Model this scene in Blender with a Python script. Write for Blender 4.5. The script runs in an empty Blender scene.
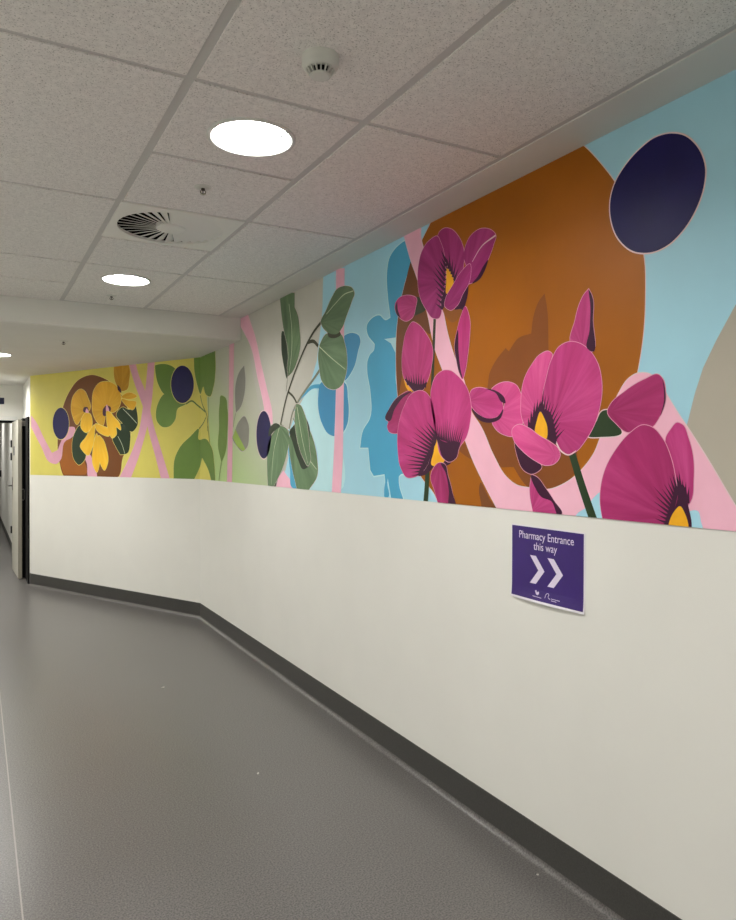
import bpy, bmesh, math, random
from mathutils import Vector, Matrix
from mathutils.geometry import tessellate_polygon
random.seed(7)
S = bpy.context.scene
C = S.collection
PI = math.pi

# ------------------------------------------------------------------ camera
F, YAW, PIT, ROL = 721.38, math.radians(28.72), math.radians(-0.4426), math.radians(0.14)
CH = 1.6238                      # eye height
s_, c_ = math.sin(YAW), math.cos(YAW)
sp, cp = math.sin(PIT), math.cos(PIT)
sr, cr = math.sin(ROL), math.cos(ROL)
right0 = Vector((c_, -s_, 0)); fwd = Vector((cp*s_, cp*c_, sp)); up0 = Vector((-sp*s_, -sp*c_, cp))
right = cr*right0 + sr*up0; up = cr*up0 - sr*right0
cam_d = bpy.data.cameras.new('camera'); cam = bpy.data.objects.new('camera', cam_d); C.objects.link(cam)
cam.matrix_world = Matrix(((right.x, up.x, -fwd.x, 0), (right.y, up.y, -fwd.y, 0), (right.z, up.z, -fwd.z, CH), (0, 0, 0, 1)))
cam_d.sensor_fit = 'HORIZONTAL'; cam_d.sensor_width = 36; cam_d.lens = F/736*36
cam_d.clip_start = 0.05; cam_d.clip_end = 100
S.camera = cam
EYE = Vector((0, 0, CH))

def ray(u, v):
    return (right*((u-368)/F) - up*((v-460)/F) + fwd)
def on_z(u, v, z):
    d = ray(u, v); t = (z-CH)/d.z
    return EYE + d*t

# ------------------------------------------------------------------ room measures
ZC, ZL = 2.759, 2.578            # tiled ceiling, lower plaster ceiling
DX = 1.970                       # right wall plane
YC = 7.037                       # where the right wall bends
YB = 5.815                       # bulkhead
EX, EY = 0.6206, 9.768           # end of the far wall
X0, Y0, T = 0.579, 2.180, 0.6    # ceiling grid
ZM = 1.401                       # lower edge of the painting
HB = 0.1515                      # skirting height
XL, YR = -1.35, -3.0             # left wall, rear wall
YD = 11.25                       # wall with the far doorway
# ------------------------------------------------------------------ materials
def lin(c):
    c /= 255.0
    return c/12.92 if c <= 0.04045 else ((c+0.055)/1.055)**2.4
def rgb(c, k=1.0): return tuple(min(0.95, lin(x)*k) for x in c) + (1,)
MATS = {}
def base_mat(name, rough=0.6, spec=0.4):
    m = bpy.data.materials.new(name); m.use_nodes = True
    nt = m.node_tree; b = nt.nodes['Principled BSDF']
    b.inputs['Roughness'].default_value = rough
    b.inputs['Specular IOR Level'].default_value = spec
    return m, nt, b
def N(nt, typ, **kw):
    n = nt.nodes.new(typ)
    for k, v in kw.items():
        if k in n.inputs: n.inputs[k].default_value = v
        else: setattr(n, k, v)
    return n
def noisy(name, col, amount=0.06, scale=12, rough=0.6, spec=0.4, bump=0.0, bscale=200, stretch=(1, 1, 1), k=1.0, metal=0):
    """plain paint / plastic / metal with slight procedural mottling"""
    m, nt, b = base_mat(name, rough, spec)
    tc = N(nt, 'ShaderNodeTexCoord'); mp = N(nt, 'ShaderNodeMapping'); mp.inputs['Scale'].default_value = stretch
    nt.links.new(tc.outputs['Object'], mp.inputs['Vector'])
    nz = N(nt, 'ShaderNodeTexNoise', Scale=scale, Detail=4.0)
    nt.links.new(mp.outputs[0], nz.inputs['Vector'])
    r = N(nt, 'ShaderNodeValToRGB')
    c = rgb(col, k)
    r.color_ramp.elements[0].position = 0.3; r.color_ramp.elements[1].position = 0.7
    r.color_ramp.elements[0].color = tuple(x*(1-amount) for x in c[:3])+(1,)
    r.color_ramp.elements[1].color = tuple(min(0.97, x*(1+amount)) for x in c[:3])+(1,)
    nt.links.new(nz.outputs['Fac'], r.inputs[0]); nt.links.new(r.outputs[0], b.inputs['Base Color'])
    b.inputs['Metallic'].default_value = metal
    if bump:
        n2 = N(nt, 'ShaderNodeTexNoise', Scale=bscale, Detail=3.0); nt.links.new(mp.outputs[0], n2.inputs['Vector'])
        bp = N(nt, 'ShaderNodeBump', Strength=bump, Distance=0.002)
        nt.links.new(n2.outputs['Fac'], bp.inputs['Height']); nt.links.new(bp.outputs[0], b.inputs['Normal'])
    MATS[name] = m
    return m
def emis(name, col, st):
    m, nt, b = base_mat(name)
    b.inputs['Base Color'].default_value = (0.8, 0.8, 0.8, 1)
    b.inputs['Emission Color'].default_value = col; b.inputs['Emission Strength'].default_value = st
    MATS[name] = m; return m
PK = 1.18       # paint reflectance from its colour in the evenly lit part of the wall
def paint(name, col, amount=0.05, scale=7):
    return noisy('paint_'+name, col, amount, scale, rough=0.45, spec=0.2, bump=0.12, bscale=160, k=PK)

noisy('wall_white', (231, 230, 223), 0.015, 3, rough=0.5, spec=0.35, bump=0.08, bscale=220)
noisy('ceiling_plaster', (226, 224, 218), 0.02, 3, rough=0.8, spec=0.2)
noisy('grid_metal', (205, 203, 199), 0.02, 5, rough=0.5)
noisy('skirting', (68, 67, 64), 0.18, 170, rough=0.5, spec=0.35)
noisy('white_plastic', (214, 214, 206), 0.02, 8, rough=0.35, spec=0.5)
noisy('dark_void', (16, 16, 17), 0.1, 8, rough=0.9, spec=0.1)
noisy('grey_void', (40, 40, 42), 0.1, 8, rough=0.9, spec=0.1)
noisy('diffuser_white', (236, 236, 229), 0.02, 8, rough=0.4)
noisy('trim_white', (225, 225, 220), 0.01, 8, rough=0.3)
noisy('chrome', (190, 188, 182), 0.05, 20, rough=0.25, metal=1)
noisy('brass_dark', (70, 62, 52), 0.1, 30, rough=0.4, metal=0.6)
noisy('door_leaf_paint', (196, 193, 180), 0.03, 4, rough=0.45)
noisy('door_edge', (160, 155, 140), 0.04, 6, rough=0.45)
noisy('gap_black', (14, 14, 15), 0.1, 6, rough=0.6, spec=0.2)
noisy('steel', (150, 148, 142), 0.05, 20, rough=0.35, metal=0.8)
noisy('scrap_white', (205, 202, 194), 0.03, 50, rough=0.8)
noisy('paper_white', (232, 228, 234), 0.01, 10, rough=0.35, k=1.0)
noisy('sign_purple', (58, 36, 108), 0.05, 9, rough=0.35, k=1.05)
noisy('sign_lilac', (226, 216, 236), 0.02, 9, rough=0.4)
noisy('sign_navy', (24, 28, 62), 0.05, 9, rough=0.4)
noisy('weld', (150, 146, 138), 0.05, 60, rough=0.45)
emis('lamp_glow', (1.0, 0.985, 0.955, 1), 160.0)

# mineral fibre ceiling tile: pale with small dark pits
def tile_mat():
    m, nt, b = base_mat('ceiling_tile', 0.9, 0.1)
    tc = N(nt, 'ShaderNodeTexCoord')
    n1 = N(nt, 'ShaderNodeTexNoise', Scale=190.0, Detail=2.0, Roughness=0.6)
    n2 = N(nt, 'ShaderNodeTexNoise', Scale=55.0, Detail=3.0)
    for n in (n1, n2): nt.links.new(tc.outputs['Object'], n.inputs['Vector'])
    r = N(nt, 'ShaderNodeValToRGB'); e = r.color_ramp.elements
    e[0].position = 0.30; e[0].color = rgb((176, 172, 166)); e[1].position = 0.43; e[1].color = rgb((246, 243, 238))
    r2 = N(nt, 'ShaderNodeValToRGB'); f = r2.color_ramp.elements
    f[0].position = 0.35; f[0].color = (0.90, 0.90, 0.90, 1); f[1].position = 0.65; f[1].color = (1, 1, 1, 1)
    nt.links.new(n1.outputs['Fac'], r.inputs[0]); nt.links.new(n2.outputs['Fac'], r2.inputs[0])
    mx = N(nt, 'ShaderNodeMix', data_type='RGBA', blend_type='MULTIPLY'); mx.inputs[0].default_value = 1
    nt.links.new(r.outputs[0], mx.inputs[6]); nt.links.new(r2.outputs[0], mx.inputs[7])
    nt.links.new(mx.outputs[2], b.inputs['Base Color'])
    bp = N(nt, 'ShaderNodeBump', Strength=0.5, Distance=0.002)
    nt.links.new(n1.outputs['Fac'], bp.inputs['Height']); nt.links.new(bp.outputs[0], b.inputs['Normal'])
    MATS['ceiling_tile'] = m
tile_mat()
def floor_mat():
    m, nt, b = base_mat('floor_vinyl', 0.36, 0.45)
    tc = N(nt, 'ShaderNodeTexCoord')
    n1 = N(nt, 'ShaderNodeTexNoise', Scale=150.0, Detail=2.0)
    n2 = N(nt, 'ShaderNodeTexNoise', Scale=1.6, Detail=3.0)
    n3 = N(nt, 'ShaderNodeTexNoise', Scale=420.0, Detail=1.0)
    for n in (n1, n2, n3): nt.links.new(tc.outputs['Object'], n.inputs['Vector'])
    r = N(nt, 'ShaderNodeValToRGB'); e = r.color_ramp.elements
    e[0].position = 0.34; e[0].color = rgb((72, 70, 68)); e[1].position = 0.66; e[1].color = rgb((116, 113, 110))
    nt.links.new(n1.outputs['Fac'], r.inputs[0])
    r2 = N(nt, 'ShaderNodeValToRGB'); f = r2.color_ramp.elements
    f[0].position = 0.3; f[0].color = (0.94, 0.93, 0.92, 1); f[1].position = 0.7; f[1].color = (1, 1, 1, 1)
    nt.links.new(n2.outputs['Fac'], r2.inputs[0])
    mx = N(nt, 'ShaderNodeMix', data_type='RGBA', blend_type='MULTIPLY'); mx.inputs[0].default_value = 1
    nt.links.new(r.outputs[0], mx.inputs[6]); nt.links.new(r2.outputs[0], mx.inputs[7])
    nt.links.new(mx.outputs[2], b.inputs['Base Color'])
    mr = N(nt, 'ShaderNodeMapRange'); mr.inputs['To Min'].default_value = 0.285; mr.inputs['To Max'].default_value = 0.32
    nt.links.new(n2.outputs['Fac'], mr.inputs['Value']); nt.links.new(mr.outputs[0], b.inputs['Roughness'])
    bp = N(nt, 'ShaderNodeBump', Strength=0.05, Distance=0.001)
    nt.links.new(n3.outputs['Fac'], bp.inputs['Height']); nt.links.new(bp.outputs[0], b.inputs['Normal'])
    MATS['floor_vinyl'] = m
floor_mat()
# brush-streaked petal / leaf paint: streaks run from the petal's foot (UV = metres across, along)
def streaked(name, dark, mid, light, ang=4.0, foot=0.82, foot_len=0.22):
    m, nt, b = base_mat('paint_'+name, 0.45, 0.2)
    uv = N(nt, 'ShaderNodeUVMap', uv_map='petal')
    sx = N(nt, 'ShaderNodeSeparateXYZ'); nt.links.new(uv.outputs[0], sx.inputs[0])
    at = N(nt, 'ShaderNodeMath', operation='ARCTAN2'); nt.links.new(sx.outputs[0], at.inputs[0]); nt.links.new(sx.outputs[1], at.inputs[1])
    ml = N(nt, 'ShaderNodeMath', operation='MULTIPLY'); ml.inputs[1].default_value = ang; nt.links.new(at.outputs[0], ml.inputs[0])
    m2 = N(nt, 'ShaderNodeMath', operation='MULTIPLY'); m2.inputs[1].default_value = 2.2; nt.links.new(sx.outputs[1], m2.inputs[0])
    oi = N(nt, 'ShaderNodeObjectInfo')
    m3 = N(nt, 'ShaderNodeMath', operation='MULTIPLY'); m3.inputs[1].default_value = 37.0; nt.links.new(oi.outputs['Random'], m3.inputs[0])
    cb = N(nt, 'ShaderNodeCombineXYZ')
    nt.links.new(ml.outputs[0], cb.inputs[0]); nt.links.new(m2.outputs[0], cb.inputs[1]); nt.links.new(m3.outputs[0], cb.inputs[2])
    nz = N(nt, 'ShaderNodeTexNoise', Scale=1.0, Detail=5.0, Roughness=0.62); nt.links.new(cb.outputs[0], nz.inputs['Vector'])
    r = N(nt, 'ShaderNodeValToRGB'); e = r.color_ramp.elements
    e[0].position = 0.30; e[0].color = rgb(dark, PK); e[1].position = 0.74; e[1].color = rgb(light, PK)
    x = e.new(0.5); x.color = rgb(mid, PK)
    nt.links.new(nz.outputs['Fac'], r.inputs[0])
    # deeper pigment toward the petal's foot
    mr = N(nt, 'ShaderNodeMapRange'); mr.inputs['From Min'].default_value = 0.0; mr.inputs['From Max'].default_value = foot_len
    mr.inputs['To Min'].default_value = foot; mr.inputs['To Max'].default_value = 1.0; nt.links.new(sx.outputs[1], mr.inputs['Value'])
    mx = N(nt, 'ShaderNodeVectorMath', operation='SCALE'); nt.links.new(r.outputs[0], mx.inputs[0]); nt.links.new(mr.outputs[0], mx.inputs['Scale'])
    nt.links.new(mx.outputs[0], b.inputs['Base Color'])
    n2 = N(nt, 'ShaderNodeTexNoise', Scale=120.0); bp = N(nt, 'ShaderNodeBump', Strength=0.12, Distance=0.002)
    nt.links.new(n2.outputs['Fac'], bp.inputs['Height']); nt.links.new(bp.outputs[0], b.inputs['Normal'])
    MATS['paint_'+name] = m
streaked('magenta', (168, 46, 106), (184, 58, 122), (202, 82, 142))
streaked('deep_magenta', (146, 36, 88), (160, 42, 100), (178, 60, 118))
streaked('rose', (194, 64, 124), (206, 76, 138), (220, 100, 156))
streaked('purple_magenta', (138, 36, 98), (156, 46, 112), (176, 66, 130))
streaked('petal_gold', (200, 146, 26), (212, 160, 36), (222, 176, 54))
streaked('petal_yellow', (222, 168, 30), (230, 180, 42), (236, 192, 64))
streaked('petal_ochre', (166, 116, 16), (186, 136, 26), (200, 154, 44))
streaked('leaf_grey_green', (70, 92, 66), (88, 112, 80), (112, 134, 98), 5)
streaked('leaf_mid_green', (82, 107, 76), (98, 125, 92), (118, 144, 110), 5)
paint('plum', (58, 20, 48)); paint('dark_olive', (52, 54, 34)); paint('stem_green', (40, 58, 34)); paint('leaf_black_green', (38, 52, 38))
paint('leaf_forest', (26, 46, 25)); paint('outline_petal', (212, 150, 172)); paint('leaf_olive', (98, 128, 56)); paint('leaf_lime', (124, 156, 78)); paint('stem_olive', (84, 108, 52))
noisy('paint_navy', (24, 21, 74), 0.12, 5, rough=0.42, spec=0.14, bump=0.12, bscale=160, k=PK); paint('outline', (220, 196, 198)); paint('outline_yellow', (222, 208, 120)); paint('vein', (196, 204, 176))
paint('pink', (238, 176, 195)); paint('dusty_pink', (212, 158, 178)); paint('brown', (152, 87, 9), 0.10, 2.2)
paint('brown_shade', (122, 68, 26), 0.08, 3); paint('brown_dark', (108, 62, 30), 0.08, 3); paint('brown_orange', (148, 84, 18), 0.08, 3); paint('brown_red', (106, 60, 22), 0.08, 3)
paint('sky_blue', (160, 206, 222), 0.05, 2.5); paint('pale_blue', (184, 222, 228), 0.05, 3); paint('mid_blue', (74, 158, 194), 0.05, 3); paint('shade_blue', (66, 142, 186), 0.05, 3)
paint('warm_grey', (184, 182, 173), 0.04, 3); paint('cool_grey', (172, 166, 152), 0.04, 3); paint('leaf_grey', (126, 126, 118)); paint('stem_grey', (118, 120, 104))
paint('yellow', (206, 196, 98), 0.05, 3); paint('heart_yellow', (232, 166, 34), 0.1, 14); paint('lime_patch', (140, 168, 76)); paint('calyx_brown', (138, 84, 36))
def sage_mat():   # the painter's blend from light green into grey (UV = metres along the wall, height)
    m, nt, b = base_mat('paint_sage_blend', 0.42, 0.35)
    uv = N(nt, 'ShaderNodeUVMap', uv_map='petal'); sx = N(nt, 'ShaderNodeSeparateXYZ'); nt.links.new(uv.outputs[0], sx.inputs[0])
    a = N(nt, 'ShaderNodeMath', operation='MULTIPLY'); a.inputs[1].default_value = 0.55; nt.links.new(sx.outputs[0], a.inputs[0])
    d = N(nt, 'ShaderNodeMath', operation='ADD'); nt.links.new(a.outputs[0], d.inputs[0]); nt.links.new(sx.outputs[1], d.inputs[1])
    nz = N(nt, 'ShaderNodeTexNoise', Scale=3.0); nz2 = N(nt, 'ShaderNodeMath', operation='MULTIPLY_ADD'); nz2.inputs[1].default_value = 0.15
    nt.links.new(nz.outputs['Fac'], nz2.inputs[0]); nt.links.new(d.outputs[0], nz2.inputs[2])
    r = N(nt, 'ShaderNodeValToRGB'); e = r.color_ramp.elements
    mr = N(nt, 'ShaderNodeMapRange'); mr.inputs['From Min'].default_value = 1.9; mr.inputs['From Max'].default_value = 3.1
    nt.links.new(nz2.outputs[0], mr.inputs['Value']); nt.links.new(mr.outputs[0], r.inputs[0])
    e[0].position = 0.1; e[0].color = rgb((166, 194, 126), PK); e[1].position = 0.8; e[1].color = rgb((178, 180, 164), PK)
    nt.links.new(r.outputs[0], b.inputs['Base Color']); MATS['paint_sage_blend'] = m
sage_mat()
def M(n): return MATS.get(n) or MATS['paint_'+n]

# ------------------------------------------------------------------ object helpers
def link(name, bm, mats, parent=None, smooth=False, kind=None):
    me = bpy.data.meshes.new(name)
    bm.normal_update()
    bm.to_mesh(me); bm.free()
    for m in (mats if isinstance(mats, (list, tuple)) else [mats]): me.materials.append(M(m) if isinstance(m, str) else m)
    if smooth:
        for p in me.polygons: p.use_smooth = True
    o = bpy.data.objects.new(name, me); C.objects.link(o)
    if parent: o.parent = parent
    if kind: o['kind'] = kind
    return o
def tag(o, label, cat, group=None):
    o['label'] = label; o['category'] = cat
    if group: o['group'] = group
    return o
def thing(name, label, cat, loc, group=None, rz=0):
    o = bpy.data.objects.new(name, None); C.objects.link(o); o.location = loc; o.rotation_euler = (0, 0, rz); o.empty_display_size = 0.1
    return tag(o, label, cat, group)
def box(bm, x0, x1, y0, y1, z0, z1, mi=0, bevel=0):
    vs = [bm.verts.new((x, y, z)) for x in (x0, x1) for y in (y0, y1) for z in (z0, z1)]
    fs = []
    for q in ((0, 1, 3, 2), (4, 6, 7, 5), (0, 4, 5, 1), (2, 3, 7, 6), (0, 2, 6, 4), (1, 5, 7, 3)):
        f = bm.faces.new([vs[i] for i in q]); f.material_index = mi; fs.append(f)
    if bevel:
        es = list({e for f in fs for e in f.edges})
        bmesh.ops.bevel(bm, geom=es, offset=bevel, segments=2, affect='EDGES', profile=0.5)
def quad(bm, pts, mi=0):
    f = bm.faces.new([bm.verts.new(p) for p in pts]); f.material_index = mi; return f
def lathe(bm, prof, n=48, mi=0, cx=0, cy=0, cap0=False, cap1=False):
    rings = []
    for r, z in prof:
        rings.append([bm.verts.new((cx+r*math.cos(2*PI*i/n), cy+r*math.sin(2*PI*i/n), z)) for i in range(n)])
    for a, b in zip(rings, rings[1:]):
        for i in range(n):
            f = bm.faces.new((a[i], a[(i+1) % n], b[(i+1) % n], b[i])); f.material_index = mi; f.smooth = True
    if cap0: bm.faces.new(rings[0][::-1]).material_index = mi
    if cap1: bm.faces.new(rings[-1]).material_index = mi
def prism(bm, line, prof, mi=0):
    """sweep an open profile (a = out of the wall, z) along a polyline with mitred corners; out = left normal given"""
    rings = []
    n = len(line)
    for i, p in enumerate(line):
        p = Vector(p)
        d0 = (p-Vector(line[i-1])).normalized() if i else None
        d1 = (Vector(line[i+1])-p).normalized() if i < n-1 else None
        d0 = d0 or d1; d1 = d1 or d0
        n0 = Vector((-d0.y, d0.x)); n1 = Vector((-d1.y, d1.x)); k = (n0+n1).normalized(); k = k/max(0.3, k.dot(n0))
        rings.append([bm.verts.new((p.x+k.x*a, p.y+k.y*a, z)) for a, z in prof])
    for a, b in zip(rings, rings[1:]):
        for j in range(len(prof)-1):
            f = bm.faces.new((a[j], b[j], b[j+1], a[j+1])); f.material_index = mi
def tube(bm, pts, r, n=8, mi=0, cap=True):
    pts = [Vector(p) for p in pts]; rings = []
    for i, p in enumerate(pts):
        d = (pts[min(i+1, len(pts)-1)]-pts[max(i-1, 0)]).normalized()
        a = d.orthogonal().normalized() if abs(d.z) > 0.9 else d.cross(Vector((0, 0, 1))).normalized()
        b = d.cross(a)
        rings.append([bm.verts.new(p+a*r*math.cos(2*PI*k/n)+b*r*math.sin(2*PI*k/n)) for k in range(n)])
    for a, b in zip(rings, rings[1:]):
        for k in range(n):
            f = bm.faces.new((a[k], a[(k+1) % n], b[(k+1) % n], b[k])); f.material_index = mi; f.smooth = True
    if cap:
        bm.faces.new(rings[0][::-1]).material_index = mi; bm.faces.new(rings[-1]).material_index = mi
def struct(name, bm, mats, parent=None, smooth=False): return link(name, bm, mats, parent, smooth, 'structure')

# ------------------------------------------------------------------ room shell
YF = 22.0                          # far end of the corridor beyond the doorway
bm = bmesh.new(); quad(bm, [(XL, YR, 0), (DX+0.05, YR, 0), (DX+0.05, YF, 0), (XL, YF, 0)])
floor = struct('floor', bm, 'floor_vinyl')
# welded seam between the two vinyl sheets
a, b_ = on_z(0, 696, 0), on_z(23, 920, 0); dirn = (b_-a).normalized(); p0, p1 = a-dirn*2.2, b_+dirn*1.6
nn = Vector((-dirn.y, dirn.x, 0))*0.003
bm = bmesh.new(); quad(bm, [p0-nn+Vector((0, 0, .0006)), p1-nn+Vector((0, 0, .0006)), p1+nn+Vector((0, 0, .0006)), p0+nn+Vector((0, 0, .0006))])
for f in bm.faces: f.normal_flip()
struct('weld_seam', bm, 'weld', floor)

bm = bmesh.new(); box(bm, DX, DX+0.12, YR, YC+0.03, 0, ZC+0.1); struct('wall_right', bm, 'wall_white')
dB = Vector((EX-DX, EY-YC)).normalized(); nB = Vector((-dB.y, dB.x))     # into the room
LB = math.hypot(EX-DX, EY-YC)
def wall_prism(bm, poly, z0, z1):
    lo = [bm.verts.new((x, y, z0)) for x, y in poly]; hi = [bm.verts.new((x, y, z1)) for x, y in poly]
    n = len(poly)
    for i in range(n): bm.faces.new((lo[i], lo[(i+1) % n], hi[(i+1) % n], hi[i]))
    bm.faces.new(lo[::-1]); bm.faces.new(hi)
bm = bmesh.new(); wall_prism(bm, [(DX, YC), (EX, EY), (EX, YD), (EX+0.12, YD), (EX+0.12, EY+0.06), (DX+0.12, YC+0.06)], 0, ZC+0.1)
bmesh.ops.recalc_face_normals(bm, faces=bm.faces[:]); struct('wall_far', bm, 'wall_white')
bm = bmesh.new(); box(bm, XL-0.1, XL, YR, YF, 0, ZC+0.1); struct('wall_left', bm, 'wall_white')
bm = bmesh.new(); box(bm, XL, DX, YR-0.1, YR, 0, ZC+0.1); struct('wall_rear', bm, 'wall_white')
# wall with the far doorway: lintel and left cheek
DZ, DXR, DXL = 2.13, 0.53, -0.75
bm = bmesh.new(); box(bm, XL, EX, YD, YD+0.14, DZ, ZL+0.05); box(bm, XL, DXL, YD, YD+0.14, 0, DZ); box(bm, DXR+0.02, EX, YD, YD+0.14, 0, DZ)
struct('wall_doorway', bm, 'wall_white')
# corridor beyond
XR2 = 0.565
bm = bmesh.new(); box(bm, XR2, XR2+0.1, YD+0.14, YF, 0, ZL); struct('wall_corridor', bm, 'wall_white')
bm = bmesh.new(); box(bm, XL, XR2+0.1, YF, YF+0.1, 0, ZL); struct('wall_end', bm, 'wall_white')

# skirtings with a coved foot in floor vinyl
def skirting(name, line):
    bm = bmesh.new()
    prism(bm, line, [(0.0, HB), (0.004, HB), (0.004, 0.026)], 0)
    R = 0.024
    prism(bm, line, [(0.004, 0.026)]+[(0.004+R-R*math.cos(t*PI/2/8), 0.026-0.0252*math.sin(t*PI/2/8)) for t in range(1, 9)]+[(0.004+R+0.016, 0.0003)], 1)
    bmesh.ops.remove_doubles(bm, verts=bm.verts[:], dist=1e-5)
    bmesh.ops.recalc_face_normals(bm, faces=bm.faces[:])
    o = struct(name, bm, ['skirting', 'floor_vinyl'])
    for p in o.data.polygons: p.use_smooth = p.material_index == 1
    return o
skirting('baseboard_right', [(DX, YR), (DX, YC), (EX, EY), (EX, EY+0.05)])
skirting('baseboard_corridor', [(XR2, YD+0.2), (XR2, YF)])
skirting('baseboard_left', [(XL, YF), (XL, YR)])

# ------------------------------------------------------------------ ceiling: tiles in an exposed grid
L1 = on_z(251, 135, ZC); L2 = on_z(128, 280, ZC); L3 = on_z(-6, 354, ZL)
xm = X0+T/2
LAMP_R = 0.142
Ltop = [(xm, Y0+T/2), (xm, L2.y)]
vent_c = (xm, Y0+2.5*T)
GM, GC = 0.016, 0.012              # half gap at main runners / cross tees
ZG = ZC+0.005                      # grid flange sits a little higher than the tile faces
bmt = bmesh.new()
def skirt(x0, x1, y0, y1):
    P = [(x0, y0), (x1, y0), (x1, y1), (x0, y1)]
    for i in range(4):
        a, b = P[i], P[(i+1) % 4]; quad(bmt, [(a[0], a[1], ZC), (b[0], b[1], ZC), (b[0], b[1], ZG+0.004), (a[0], a[1], ZG+0.004)])
def tile(x0, x1, y0, y1, hole=None):
    x0 += GM; x1 -= GM; y0 += GC; y1 -= GC
    skirt(x0, x1, y0, y1)
    if not hole:
        quad(bmt, [(x0, y0, ZC), (x0, y1, ZC), (x1, y1, ZC), (x1, y0, ZC)]); return
    cx, cy, r = hole
    an = sorted([2*PI*i/48 for i in range(48)]+[math.atan2(y-cy, x-cx) % (2*PI) for x in (x0, x1) for y in (y0, y1)])
    def edge(t):
        dx, dy = math.cos(t), math.sin(t)
        k = min([(x1-cx)/dx if dx > 1e-9 else (x0-cx)/dx if dx < -1e-9 else 1e9, (y1-cy)/dy if dy > 1e-9 else (y0-cy)/dy if dy < -1e-9 else 1e9])
        return (cx+dx*k, cy+dy*k, ZC)
    for i, t in enumerate(an):
        t2 = an[(i+1) % len(an)]
        quad(bmt, [(cx+r*math.cos(t), cy+r*math.sin(t), ZC), (cx+r*math.cos(t2), cy+r*math.sin(t2), ZC), edge(t2), edge(t)])
columns = {-3: 2, -2: 2, -1: 2, 0: 1, 1: 2}
ROWLO = -8
extra = [(xm, Y0+T/2-4*T), (xm, Y0+T/2-8*T)]    # the same row of lamps runs on behind
side = [(xm-3*T, Y0+T/2-4*T), (xm-3*T, Y0+T/2), (xm-3*T, Y0+T/2+4*T)]    # unseen second row, added to bounce more light onto the ceiling
for col in range(-4, 2):
    x0 = X0+col*T; x1 = x0+T
    x0 = max(x0, XL)
    if x1 <= XL+0.03: continue
    r = ROWLO
    while r < 6:
        step = 2
        if col == 0:
            step = 1
            if r in (-2, -6): step = 2 if r == -2 else 1
            if r == 4: step = 2
            if r == -1: r += 0
        elif r == 4 and col < 0: step = 1
        y0 = Y0+r*T; y1 = min(Y0+(r+step)*T, YB)
        y0 = max(y0, YR)
        hole = None; skip = False
        for lx, ly in Ltop+extra+side:
            if x0 < lx < x1 and y0 < ly < y1: hole = (lx, ly, LAMP_R+0.004)
        if col == 0 and r == 2: skip = True
        if not skip: tile(x0, x1, y0, y1, hole)
        r += step
bmesh.ops.recalc_face_normals(bmt, faces=bmt.faces[:])
ceil = struct('ceiling', bmt, 'ceiling_tile')
# grid flanges
bm = bmesh.new()
def flange(x0, x1, y0, y1): box(bm, x0, x1, y0, y1, ZG, ZG+0.03)
for col in range(-3, 3):
    x = X0+col*T; flange(x-GM-0.012, x+GM+0.012 if col < 2 else x+GM-0.004, YR, YB)
for r in range(ROWLO, 7):
    y = Y0+r*T if r < 6 else YB
    for col in range(-4, 2):
        use = (col == 0 and r not in (5, -1)) or (col != 0 and r % 2 == 0) or (r == 5 and col < 0)
        if use: flange(max(XL, X0+col*T)+GM+0.0125, X0+(col+1)*T-GM-0.0125, y-GC-0.01, min(y+GC+0.01, YB))
struct('ceiling_grid', bm, 'grid_metal', ceil)
# plaster margin beside the mural wall, and the slab that closes the void above
bm = bmesh.new(); box(bm, X0+2*T+GM-0.004, DX, YR, YB, ZC, ZC+0.06); struct('trim_1', bm, 'ceiling_plaster')
bm = bmesh.new(); box(bm, XL-0.1, DX+0.12, YR-0.1, YB+0.1, ZC+0.34, ZC+0.40); struct('ceiling_slab', bm, 'ceiling_plaster', ceil)
# bulkhead and lower plaster ceiling with an opening for the far lamp
bm = bmesh.new(); box(bm, XL, DX, YB, YB+0.06, ZL, ZC+0.34)
struct('wall_bulkhead', bm, 'wall_white')
L4 = Vector((0.0, 13.4, ZL))          # unseen lamp added to brighten the corridor beyond the doorway
def holed(bm, lx0, lx1, ly0, ly1, c, r, z):
    an = sorted([2*PI*i/48 for i in range(48)]+[math.atan2(y-c.y, x-c.x) % (2*PI) for x in (lx0, lx1) for y in (ly0, ly1)])
    def edge(t):
        dx, dy = math.cos(t), math.sin(t)
        k = min((lx1-c.x)/dx if dx > 1e-9 else (lx0-c.x)/dx if dx < -1e-9 else 1e9, (ly1-c.y)/dy if dy > 1e-9 else (ly0-c.y)/dy if dy < -1e-9 else 1e9)
        return (c.x+dx*k, c.y+dy*k, z)
    for i, t in enumerate(an):
        t2 = an[(i+1) % len(an)]
        f = quad(bm, [edge(t), edge(t2), (c.x+r*math.cos(t2), c.y+r*math.sin(t2), z), (c.x+r*math.cos(t), c.y+r*math.sin(t), z)])
        f.normal_update()
        if f.normal.z > 0: f.normal_flip()
bm = bmesh.new()
L5 = Vector((L3.x-0.08, L3.y+2.4, ZL))     # unseen lamp added nearer the doorway to brighten the far wall
L6 = Vector((L3.x-1.05, L3.y, ZL)); L7 = Vector((L3.x-1.05, L5.y, ZL))     # unseen pair added on the left as extra fill for the far wall
ym = (L3.y+L5.y)/2; xs = L3.x-0.52
holed(bm, xs, DX, YB+0.06, ym, L3, LAMP_R+0.004, ZL); holed(bm, xs, DX, ym, YD+0.07, L5, LAMP_R+0.004, ZL)
holed(bm, XL, xs, YB+0.06, ym, L6, LAMP_R+0.004, ZL); holed(bm, XL, xs, ym, YD+0.07, L7, LAMP_R+0.004, ZL)
lower = struct('ceiling_lower', bm, 'ceiling_plaster')
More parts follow.
